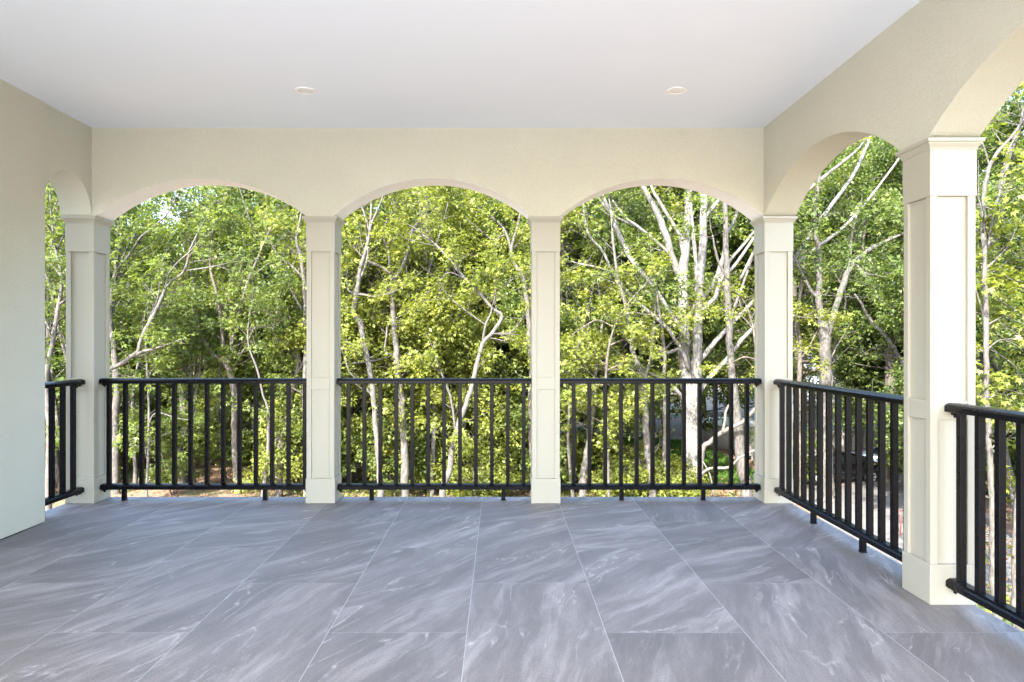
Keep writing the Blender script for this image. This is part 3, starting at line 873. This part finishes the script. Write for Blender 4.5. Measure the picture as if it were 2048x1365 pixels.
hero("thin straight trunk seen through the right side railing", 30, [
  [(1662,990,9),(1661,900,8),(1660,820,8),(1664,740,7),(1672,680,5),(1690,620,4),(1688,560,3)],
], BP, D_, 44, leafy=.9, dens=1.0, zmin=-1)
hero("slim leafy tree behind the right corner column", 29, [
  [(1604,990,11),(1602,900,10),(1598,780,9),(1600,700,8),(1596,640,7),(1604,560,5),(1612,500,4)], [(1598,690,4),(1584,660,4),(1572,640,3)], [(1600,720,4),(1620,690,3),(1630,670,3)],
], BB, B, 45, leafy=.9, dens=1.2, zmin=-2)

hero("white-barked sapling nearest to the porch at the right edge", 15, [
  [(2000,1310,17),(1994,1230,16),(1986,1132,14),(1985,1026,12),(1979,921,10),(1976,840,10),(1973,760,10),(1972,653,10),(1969,550,9),(1967,448,9),(1967,396,8),(1977,340,8),(1992,309,7),(2023,273,5),(2050,235,4),(2080,180,3)],
  [(1976,500,4),(1985,437,5),(2003,371,5),(2013,309,4),(2036,265,3)], [(1967,430,4),(1955,390,3),(1947,365,3)], [(1980,335,4),(1970,300,3),(1962,280,3)],
  [(1972,650,4),(1958,600,3),(1944,560,3)], [(1970,540,3),(1990,520,3),(2010,500,2)], [(1974,700,3),(2000,680,3),(2030,690,2)], [(1975,800,3),(1960,790,3),(1946,770,3)], [(1980,900,3),(2010,870,3),(2040,840,2.5)],
], BP, B, 51, leafy=.75, dens=.85, size=.14, n=7, lobes=5, zmin=-4, spread=.6)
hero("dark leaning trunk behind the white-barked sapling", 24, [
  [(1940,1075,30),(1945,960,27),(1950,800,25),(1954,640,24),(1974,580,23),(1983,520,21),(1986,470,18),(1996,400,13),(2012,330,10),(2040,250,7)],
  [(1985,520,8),(2010,540,7),(2045,525,6),(2090,510,4)], [(1990,430,6),(2015,412,6),(2060,400,4)], [(1956,630,12),(1940,590,10),(1925,540,8),(1920,470,5)], [(1976,570,6),(2005,555,5),(2040,570,4)],
], BG, D_, 52, leafy=.6, dens=1.1, zmin=-1)
hero("grey lichen trunk low at the right edge by the nearest railing", 15.5, [
  [(2036,1275,20),(2033,1220,16),(2031,1160,12),(2029,1132,11),(2035,1000,10),(2052,860,9),(2075,700,8),(2095,520,6)],
  [(2048,890,4),(2030,850,3),(2010,830,3)], [(2060,800,4),(2035,740,3),(2015,720,3)], [(2078,690,4),(2055,640,3),(2028,620,3)], [(2085,600,4),(2060,540,3)],
], BP, B, 53, leafy=.9, dens=1.1, size=.14, n=8, lobes=5, zmin=-4, spread=.8)
hero("pale branching tree seen through the narrow left arch", 25, [
  [(96,990,12),(98,850,11),(92,760,10),(104,690,9),(116,620,8),(124,560,6),(112,500,5),(104,440,4),(100,390,3)],
  [(106,680,5),(90,640,4),(70,610,3)], [(118,610,5),(140,590,4),(160,560,3)], [(112,500,3),(128,470,3),(140,430,2)], [(124,555,4),(104,530,3),(86,505,3)],
], BP, G, 54, leafy=.8, dens=1.2, zmin=-2.5)

# ------------------------------------------------------------------ the wood behind: a few kinds of tree, each standing tree its own object
def template(seed, H, rtrunk, crown_r, low, leafy, n, bark, leaf, size):
    t = Tree(seed); R = t.r
    k = 10
    pts, dd = t.wander((0, 0, -.3), (R.uniform(-.08, .08), R.uniform(-.08, .08), 1), H * .82, k, .07, .05)
    rad = [rtrunk * (1.25 if i == 0 else 1) * (1 - .75 * i / k) for i in range(k + 1)]
    C = catmull([(*p, r) for p, r in zip(pts, rad)], 3)
    t.m.tube([c[:3] for c in C], [c[3] for c in C], 8)
    L = len(C)
    for i in range(L):
        f = i / L
        if f < low: continue
        for _ in range(2):
            if R.random() < .62:
                a = R.uniform(0, 2 * math.pi); el = .15 + .55 * f + R.uniform(-.2, .2)
                d = np.array((math.cos(a) * math.cos(el), math.sin(a) * math.cos(el), math.sin(el)))
                ln = crown_r * R.uniform(.65, 1.1) * (1.15 - .55 * max(0, f - .45) / .55)
                t.limb(C[i][:3], d, ln, max(.03, C[i][3] * .5), leafy, n, 0, .02, .15, .85)
    t.limb(C[-1][:3], dd, H * .2, C[-1][3], leafy, n, 0, .06)
    root = empty("forest_tree")
    return finish_tree(t, root, bark, leaf, size, seed)

kinds = [template(101, 15, .17, 3.0, .16, .8, 15, BP, G, .165), template(102, 17, .20, 3.4, .20, .85, 15, BB, D_, .165),
         template(103, 13, .13, 2.6, .12, .9, 15, BP, B, .165), template(104, 16, .18, 3.2, .25, .85, 15, BG, D_, .165)]
kl = ["pale-barked mid green tree deep in the wood", "brown-barked dark green tree deep in the wood", "pale yellow-green tree deep in the wood", "grey-barked dark green tree deep in the wood"]
kg = ["pale-barked mid green forest trees", "brown-barked forest trees", "pale-barked yellow-green forest trees", "grey-barked dark forest trees"]
used = [False] * 4
def plant(k, x, y, sc, rz):
    o = kinds[k] if not used[k] else copy_tree(kinds[k])
    used[k] = True
    o.location = (x, y, gheight(x, y)); o.scale = (sc, sc, sc * rnd.uniform(.92, 1.1)); o.rotation_euler = (0, 0, rz)
    tag(o, kl[k], "tree", kg[k])
    return o
for row, (Y, step, kset) in enumerate([(33.5, 3.6, (0, 2, 0, 1, 3, 2)), (38.5, 3.8, (0, 1, 3, 2)), (45, 4.2, (1, 3, 0)), (53, 4.6, (1, 3, 0)), (63, 5.0, (1, 3))]):
    x = -Y * .86
    while x < Y * .95:
        xx = x + rnd.uniform(-1.1, 1.1); yy = Y + rnd.uniform(-1.8, 1.8)
        u = xx / yy
        k = rnd.choice(kset)
        if row == 0 and u < -.12 and k == 2 and rnd.random() < .4: k = 0
        if u > .30 and row < 2 and k == 2: k = 3
        # keep clear: the drive with the cars, the lawn and pool, the clearing before the far house
        clear = (.45 < u < .60 and yy < 48) or (.14 < u < .37 and 31 < yy < 44) or (-.46 < u < -.40 and yy < 49) or (.27 < u < .40 and yy < 48) or (-.67 < u < -.53 and yy < 36)
        if not clear: plant(k, xx, yy, rnd.uniform(.88, 1.12) * (1, 1.06, 1.14, 1.3, 1.42)[row] * (.66 if -.53 < u < -.41 and row > 0 else 1) * (1.22 if .1 < u < .5 and row > 1 else 1), rnd.uniform(0, 6.28))
        x += step * rnd.uniform(.8, 1.2)
for (k, x, y, s) in ((3, 21.5, 27.5, .95), (0, 24.5, 31, 1.0), (1, 19.5, 31.5, .9), (3, 17.2, 22.5, .8), (0, -25.5, 31, 1.0)):
    plant(k, x, y, s, rnd.uniform(0, 6.28))

for (k, x, y, s) in ((0, 16, 0, 1.0), (3, 19, 8, .9), (3, 18, 15, .85)):  # unseen trees added beside the porch to screen sky light from the right
    plant(k, x, y, s, rnd.uniform(0, 6.28))

# slender poles between the big trees
def pole_template(seed, H, r, bark, leaf):
    t = Tree(seed); R = t.r
    k = 14
    pts, dd = t.wander((0, 0, -.2), (R.uniform(-.2, .2), R.uniform(-.1, .1), 1), H, k, .11, .045)
    C = catmull([(*p, r * (1.2 if i == 0 else 1) * (1 - .78 * i / k)) for i, p in enumerate(pts)], 3)
    t.m.tube([c[:3] for c in C], [c[3] for c in C], 7)
    for i in range(len(C) // 5, len(C)):
        if R.random() < .5:
            a = R.uniform(0, 6.28)
            d = (math.cos(a) * .8, math.sin(a) * .8, R.uniform(.2, .9))
            if R.random() < .35: t.limb(C[i][:3], d, R.uniform(1.8, 3.4), C[i][3] * .55, .45, 11, 1, .05, .16, .7)
            else: t.twig(C[i][:3], d, R.uniform(.8, 1.8), .013, .45, 0, 11)
    return finish_tree(t, empty("slender_tree"), bark, leaf, .16, seed, 3)
poles = [pole_template(301, 11, .085, BP, G), pole_template(302, 13, .10, BG, B), pole_template(303, 10, .065, BP, B), pole_template(304, 12, .09, BP, D_)]
pl = ["thin pale pole-like tree with mid green leaves between bigger trees", "thin grey pole-like tree with yellow-green leaves between bigger trees", "spindly pale stem with yellow-green leaves between bigger trees", "thin pale pole-like tree with dark leaves between bigger trees"]
pg = ["pale pole trees with mid green leaves", "grey pole trees", "spindly pale stems", "pale pole trees with dark leaves"]
used3 = [False] * 4
for i in range(62):
    y = rnd.uniform(29.5, 41); u = rnd.uniform(-.74, .80)
    if .14 < u < .38 and rnd.random() < .6: continue
    if .44 < u < .60 and y < 37: continue
    if .20 < u < .37 and y < 34: continue
    k = rnd.choice((0, 0, 1, 3)) if u < -.25 else rnd.choice((1, 2, 2, 0)) if u < .05 else rnd.choice((0, 3, 3, 1))
    o = poles[k] if not used3[k] else copy_tree(poles[k]); used3[k] = True
    o.location = (u * y, y, gheight(u * y, y)); s_ = rnd.uniform(.85, 1.25); o.scale = (s_, s_, s_); o.rotation_euler = (0, 0, rnd.uniform(0, 6.28))
    tag(o, pl[k], "tree", pg[k])

# ------------------------------------------------------------------ undergrowth: saplings and shrubs one can count
def sapling_template(seed, H, spread, leafy, n, bark, leaf, size):
    t = Tree(seed); R = t.r
    for sct in range(R.choice((2, 3))):
        a = R.uniform(0, 6.28)
        pts, dd = t.wander((.12 * math.cos(a), .12 * math.sin(a), -.1), (.22 * math.cos(a), .22 * math.sin(a), 1), H * R.uniform(.75, 1), 8, .12, .03)
        rad = [.035 * (1 - .8 * i / 8) + .005 for i in range(9)]
        t.m.tube(pts, rad, 5)
        for i in range(2, 9):
            for _ in range(2):
                b = R.uniform(0, 6.28)
                t.twig(pts[i], (math.cos(b), math.sin(b), R.uniform(-.05, .3)), spread * R.uniform(.6, 1.1), .012, leafy, 0, n)
    root = empty("sapling")
    return finish_tree(t, root, bark, leaf, size * 1.15, seed, 3, "stem", "foliage")
saps = [sapling_template(201, 3.6, 1.3, .9, 14, BB, B, .125), sapling_template(202, 4.6, 1.4, .9, 14, BP, G, .125), sapling_template(203, 2.2, 1.1, .95, 14, BB, B, .12), sapling_template(204, 3.2, 1.3, .9, 14, BB, D_, .125)]
sl = ["yellow-green bushy sapling in the undergrowth", "mid green pale-stemmed sapling in the undergrowth", "low yellow-green shrub on the forest floor", "dark green bushy sapling in the undergrowth"]
sg = ["yellow-green undergrowth saplings", "mid green undergrowth saplings", "low forest floor shrubs", "dark undergrowth saplings"]
used2 = [False] * 4
def plant_sap(k, x, y, sc):
    o = saps[k] if not used2[k] else copy_tree(saps[k]); used2[k] = True
    o.location = (x, y, gheight(x, y)); o.scale = (sc,) * 3; o.rotation_euler = (0, 0, rnd.uniform(0, 6.28))
    o.name = "shrub" if k == 2 else "sapling"
    tag(o, sl[k], "shrub" if k == 2 else "sapling", sg[k])
for i in range(52):
    y = rnd.uniform(28, 38); u = rnd.uniform(-.72, .80); x = u * y
    if .43 < u < .60 or (.235 < u < .39): continue
    if .12 < u < .40 and y > 33: continue
    if -.46 < u < -.40 or -.045 < u < .035 or -.56 < u < -.50: continue
    if -.25 < u < .05: k = rnd.choice((0, 1, 3, 1, 2))
    elif u < -.25: k = rnd.choice((1, 3, 3, 0, 1))
    elif u > .40: k = rnd.choice((3, 3, 1))
    else: k = rnd.choice((2, 3, 1, 2))
    plant_sap(k, x, y, rnd.uniform(.8, 1.2))
for y, u in ((28.5, .175), (29.5, .215), (28, .25), (29, -.03)): plant_sap(2, u * y, y, rnd.uniform(.7, 1.0))

# ------------------------------------------------------------------ things beyond the trees
M["car_black"] = paint_mat("black car paint", (.012, .013, .016), .16, .02, 60, 0)
M["car_blue"] = paint_mat("slate blue car paint", (.10, .12, .15), .18, .02, 60, 0)
M["glass"] = paint_mat("dark car glass", (.02, .025, .03), .05, .02, 60, 0)
M["tyre"] = paint_mat("tyre rubber", (.02, .02, .02), .85, .1, 60, 0)
M["rim"] = paint_mat("alloy rim", (.55, .56, .58), .3, .05, 60, 0)
M["red_lens"] = paint_mat("red tail lamp", (.45, .01, .012), .2, .02, 60, 0)
M["chrome"] = paint_mat("bright trim", (.6, .6, .62), .25, .02, 60, 0)
M["boards"] = board_mat("weathered grey boards", (.20, .19, .18), (.34, .32, .30), .15, 0)
M["siding"] = board_mat("blue grey siding", (.36, .40, .46), (.44, .48, .54), .14)
M["tan_siding"] = board_mat("tan siding", (.52, .44, .35), (.62, .54, .44), .16)
M["roof"] = board_mat("grey shingles", (.30, .32, .38), (.44, .47, .54), .18)
M["white_wood"] = paint_mat("white painted wood", (.78, .78, .77), .5, .04, 30, 0)
M["pool_wall"] = board_mat("grey pool wall", (.22, .22, .21), (.32, .31, .29), .3, 0)
M["pool_water"] = paint_mat("pool water", (.05, .30, .46), .08, .15, 12, .2)
M["red_paint"] = paint_mat("red paint", (.42, .03, .025), .5, .1, 30, 0)
M["turf"] = speckle_mat("turf", (.035, .06, .014), (.08, .125, .025), 14, .95, .6, .05)
M["grass"] = leaf_mat("lawn grass", [(.03, .07, .012), (.06, .13, .018), (.11, .19, .03)], (1.2, 1.3, .5))

def strip(name, mat, pts, lift, n=24):
    """a sheet that follows the ground between two border lines"""
    mb = MB(); rows = []
    for (xa, ya), (xb, yb) in pts:
        rows.append([(xa + (xb - xa) * k / n, ya + (yb - ya) * k / n, gheight(xa + (xb - xa) * k / n, ya + (yb - ya) * k / n) + lift) for k in range(n + 1)])
    # refine along its length
    out = []
    for a, b in zip(rows[:-1], rows[1:]):
        for q in range(10):
            f = q / 10
            rr = []
            for p, s in zip(a, b):
                x = p[0] + (s[0] - p[0]) * f; y = p[1] + (s[1] - p[1]) * f
                rr.append((x, y, gheight(x, y) + lift))
            out.append(rr)
    out.append(rows[-1])
    mb.grid(out)
    return tag(mb.build(name, mat), kind="structure")
strip("driveway", M["asphalt"], [((9.5, 20), (15, 17)), ((12.2, 26), (18.0, 25)), ((12.5, 30), (21, 30)), ((12.0, 36), (24, 36))], .03)
strip("lawn", M["turf"], [((4.5, 33), (9.5, 33)), ((5, 40), (13.5, 40)), ((6, 48), (15, 48))], .02)

def grass_patch(name, n, area, h, mat, seed):
    R = np.random.default_rng(seed)
    x0, x1, y0, y1 = area
    x = R.uniform(x0, x1, n); y = R.uniform(y0, y1, n)
    z = np.array([gheight(a, b) for a, b in zip(x, y)])
    a = R.uniform(0, 6.28, n); hh = h * R.uniform(.5, 1.3, n); wd = .03
    dx, dy = np.cos(a) * wd, np.sin(a) * wd; lx, ly = R.normal(0, .35, n) * hh, R.normal(0, .35, n) * hh
    V = np.stack([np.stack([x - dx, y - dy, z], 1), np.stack([x + dx, y + dy, z], 1), np.stack([x + lx, y + ly, z + hh], 1)], 1).reshape(-1, 3).astype(np.float32)
    Q = np.arange(3 * n, dtype=np.int32)
    me = bpy.data.meshes.new(name); me.vertices.add(3 * n); me.vertices.foreach_set("co", V.ravel())
    me.loops.add(3 * n); me.loops.foreach_set("vertex_index", Q); me.polygons.add(n)
    me.polygons.foreach_set("loop_start", np.arange(0, 3 * n, 3, dtype=np.int32)); me.update(calc_edges=True); me.materials.append(mat)
    return tag(link(bpy.data.objects.new(name, me)), kind="stuff")
grass_patch("grass", 40000, (4.5, 13.5, 32.5, 48), .22, M["grass"], 5)

def scatter(name, n, area, size, mat, seed, lift=.03, num=5, keep=None):
    R = random.Random(seed); sp = []
    for _ in range(n):
        y = R.uniform(area[2], area[3]); x = R.uniform(area[0], area[1]) * y
        if keep and not keep(x, y): continue
        sp.append((np.array((x, y, gheight(x, y) + lift)), np.array((0, 0, .2)), R.uniform(.15, .35), num))
    me = leaves_mesh(name, sp, size, seed); me.materials.append(mat)
    return tag(link(bpy.data.objects.new(name, me)), kind="stuff")
scatter("leaf_litter", 5200, (-.8, .8, 17, 44), .13, M["litter"], 61, .02, 6, lambda x, y: not (.42 < x / y < .62))
scatter("ground_cover", 1000, (-.3, .42, 26, 31), .14, M["leaf_mid"], 62, .16, 7)
scatter("ground_cover", 900, (.44, .9, 10, 19), .12, M["leaf_bright"], 63, .12, 6)

def car(loc, rz, paint, label):
    """saloon, nose towards -x"""
    root = empty("parked_car", loc, rz); tag(root, label, "car")
    # body as cross sections along x: (x, half width, sill, belt)
    secs = [(-2.2, .62, .42, .62), (-2.05, .80, .30, .72), (-1.5, .88, .24, .80), (-.8, .90, .22, .88), (0, .91, .22, .90), (.9, .91, .22, .93), (1.6, .88, .24, .95), (2.1, .80, .32, .92), (2.25, .66, .45, .84)]
    mb = MB()
    rows = []
    for x, hw, s_, b_ in secs:
        mid = (s_ + b_) / 2
        rows.append([(x, -hw*.88, s_), (x, -hw, s_ + .12), (x, -hw*1.01, mid), (x, -hw*.97, b_ - .06), (x, -hw*.86, b_), (x, hw*.86, b_), (x, hw*.97, b_ - .06), (x, hw*1.01, mid), (x, hw, s_ + .12), (x, hw*.88, s_)])
    mb.grid(rows, close=True, caps=True)
    top = []
    for x, hw, z in [(-.95, .74, .90), (-.35, .66, 1.30), (0.1, .64, 1.41), (.75, .64, 1.40), (1.25, .66, 1.28), (1.85, .74, .95)]:
        top.append([(x, -hw - .06, .88), (x, -hw, z - .05), (x, -hw + .10, z), (x, hw - .10, z), (x, hw, z - .05), (x, hw + .06, .88)])
    mb.grid(top, close=True, caps=True)
    mb.build("body", paint, root)
    for s in (-1, 1):
        for (xa, xb, xc, xd) in ((-.72, .12, .12, -.28), (.20, .98, .86, .20), (1.04, 1.52, 1.18, .94)):
            mb = MB(); y0, y1 = s * .775, s * .705
            mb.poly([(xa, y0, .95), (xb, y0, .95), (xc, y1, 1.30), (xd, y1, 1.30)])
            mb.poly([(xa, y0 - s*.02, .95), (xb, y0 - s*.02, .95), (xc, y1 - s*.02, 1.30), (xd, y1 - s*.02, 1.30)])
            mb.build("window", M["glass"], root)
        mb = MB(); mb.box(2.06, 2.22, min(s*.50, s*.80), max(s*.50, s*.80), .70, .86); mb.build("tail_light", M["red_lens"], root, bevel=.03)
        mb = MB(); mb.box(-2.16, -2.0, min(s*.45, s*.76), max(s*.45, s*.76), .56, .68); mb.build("headlight", M["chrome"], root, bevel=.03)
        mb = MB(); mb.box(-.62, -.48, min(s*.90, s*1.02), max(s*.90, s*1.02), .90, 1.02); mb.build("mirror", paint, root, bevel=.02)
        for x in (-1.35, 1.33):
            mb = MB()
            def ring(r, y): return [(x + r*math.cos(2*math.pi*k/24), y, .33 + r*math.sin(2*math.pi*k/24)) for k in range(24)]
            mb.grid([ring(.22, s*.93), ring(.31, s*.94), ring(.335, s*.90), ring(.335, s*.74), ring(.30, s*.70)], close=True, caps=True)
            wo = mb.build("wheel", M["tyre"], root)
            mb = MB()
            mb.grid([ring(.06, s*.955), ring(.06, s*.94)], close=True, caps=True)
            for k in range(7):
                a = 2*math.pi*k/7
                p = lambda r, da, yy: (x + r*math.cos(a+da), yy, .33 + r*math.sin(a+da))
                mb.poly([p(.05, -.5, s*.955), p(.05, .5, s*.955), p(.215, .13, s*.95), p(.215, -.13, s*.95)])
            mb.grid([ring(.205, s*.95), ring(.225, s*.95), ring(.225, s*.93)], close=True)
            mb.build("rim", M["rim"], wo)
    mb = MB(); mb.box(2.2, 2.27, -.26, .26, .60, .72); mb.build("number_plate", M["chrome"], root)
    return root
cx, cy = (1668 - PX) / F * 33.5, 33.5
car((cx, cy, gheight(cx, cy) + .05), math.radians(8), M["car_black"], "black car side-on behind the right side railing with red tail light")
cx, cy = 20.4, 36.5
car((cx, cy, gheight(cx, cy) + .05), math.radians(-25), M["car_blue"], "slate blue car parked behind the black car")

# board fence behind the cars, neighbour house with white deck rail
root = empty("board_fence", (18, 40, GZ)); tag(root, "low weathered grey board fence behind the parked cars", "fence")
mb = MB(); mb.box(-3.4, 8.5, -.03, .03, .15, 1.55); mb.build("boards", M["boards"], root)
mb = MB(); mb.box(-3.5, 8.6, -.07, .07, 1.552, 1.62); mb.build("cap_rail", M["boards"], root)
for k in range(6):
    mb = MB(); x = -3.3 + k * 2.3; mb.box(x, x + .12, -.13, -.032, -.1, 1.55); mb.build("post", M["boards"], root)

def window(parent, x, y, z, wdt, hgt, mat="glass"):
    mb = MB(); mb.box(x - wdt/2, x + wdt/2, y - .05, y + .05, z, z + hgt)
    f = mb.build("window", M["white_wood"], parent)
    mb = MB(); mb.box(x - wdt/2 + .07, x + wdt/2 - .07, y - .065, y - .052, z + .07, z + hgt - .07); mb.build("pane", M[mat], f)

root = empty("neighbour_house", (27.5, 52, GZ)); tag(root, "blue-grey sided house with white deck rail beyond the cars", "house")
mb = MB(); mb.box(-6, 9, -3, 5, -.3, 5.0); mb.build("wall", M["siding"], root)
mb = MB(); mb.extrude_x([(-3.5, 4.9), (1, 7.4), (5.5, 4.9), (5.5, 5.1), (1, 7.7), (-3.5, 5.1)], -6.4, 9.4); mb.build("roof", M["roof"], root)
for x in (-4, -1, 3, 6): window(root, x, -3, 3.0, 1.0, 1.3)
mb = MB(); mb.box(-6, 4, -6, -3.01, 2.35, 2.55); mb.build("deck", M["boards"], root)
mb = MB(); mb.box(-6, 4, -6.0, -5.92, 3.42, 3.52); mb.box(-6, 4, -6.0, -5.92, 2.66, 2.74)
for k in range(80): mb.box(-6 + k*.125, -5.96 + k*.125, -5.98, -5.94, 2.745, 3.415)
mb.build("deck_rail", M["white_wood"], root)
for x in (-5.9, -1, 3.9): mb = MB(); mb.box(x - .07, x + .07, -5.9, -5.76, -.3, 2.34); mb.build("deck_post", M["white_wood"], root)

root = empty("far_house", (-22.5, 53, GZ)); tag(root, "small tan house with blue-grey roof behind the left railing", "house")
mb = MB(); mb.box(-6, 6, -3, 4, -.3, 2.3); mb.build("wall", M["tan_siding"], root)
mb = MB(); mb.extrude_x([(-3.6, 2.25), (.5, 4.6), (4.6, 2.25), (4.6, 2.45), (.5, 4.85), (-3.6, 2.45)], -6.4, 6.4); mb.build("roof", M["roof"], root)
for x in (-3, 3.6): window(root, x, -3, .9, 1.0, 1.1)
mb = MB(); mb.box(1.1, 1.98, -3.06, -2.95, -.1, 2.0); d = mb.build("door", M["white_wood"], root)
mb = MB(); mb.box(1.8, 1.86, -3.12, -3.065, .95, 1.02); mb.build("handle", M["chrome"], d)

root = empty("above_ground_pool", ((1462 - PX) / F * 47.5, 47.5, GZ)); tag(root, "round above-ground pool with grey wall and blue water", "pool")
mb = MB(); mb.lathe([(2.6, -.3), (2.6, 1.25), (2.54, 1.25), (2.54, .9)], n=40); mb.build("wall", M["pool_wall"], root)
mb = MB(); mb.lathe([(2.52, 1.255), (2.70, 1.255), (2.70, 1.30), (2.52, 1.30)], n=40); mb.build("rim", M["white_wood"], root)
mb = MB(); mb.lathe([(2.53, 1.10), (2.53, 1.14), (.01, 1.141)], n=40, smooth=False); mb.build("water", M["pool_water"], root)

# fallen and leaning dead wood
def dead(label, Y, pts, sub=(), seed=1):
    t = Tree(seed)
    for lb in (pts,) + tuple(sub):
        C = catmull([(*at(x, y, Y + d), w_ / F * Y * .5) for x, y, w_, d in lb], 4)
        t.m.tube([c[:3] for c in C], [max(.008, c[3]) for c in C], 7)
    o = t.m.build("fallen_branch", M["dead_wood"])
    return tag(o, label, "branch")
dead("thick bleached branch leaning right from the foot of the massive tree", 27, [(1398,1000,11,1.5),(1405,903,11,.8),(1420,885,10,.6),(1435,871,9,.4),(1457,858,9,.1),(1487,843,8,-.2),(1512,817,8,-.6),(1560,775,6,-1)],
     [[(1445,865,6,.2),(1450,840,5,.2),(1452,822,5,.3),(1464,800,4,.4)]], 71)
dead("thin bleached branch lying low beside the dark furrowed trunk", 26.5, [(1395,955,6,.8),(1420,937,6,.5),(1457,935,6,.1),(1480,915,5,-.2),(1508,901,5,-.4),(1540,885,4,-.5)], [[(1405,922,3,.6),(1420,950,3,.6),(1427,990,3,.6)]], 72)
dead("fallen log lying behind the slender spotted tree", 34, [(1262,900,9,.4),(1285,885,10,.2),(1310,872,10,0),(1335,858,9,-.3)], [[(1300,905,8,.3),(1320,890,8,.1),(1333,875,7,0)]], 73)

root = empty("marker_stake", (*at(1797, 1082, 23.3)[:2], 0)); tag(root, "pair of thin red marker stakes beside the driveway", "stake")
gz = gheight(*root.location[:2])
for dx in (-.05, .07):
    mb = MB(); mb.tube([(dx, 0, gz - .1), (dx * 1.1, 0, gz + .5), (dx * 1.1, 0, gz + .85)], [.016, .016, .014], 8); mb.lathe([(.018, 0), (.018, .05), (.006, .07)], (dx * 1.1, 0, gz + .84), 8)
    mb.build("stake", M["red_paint"], root)
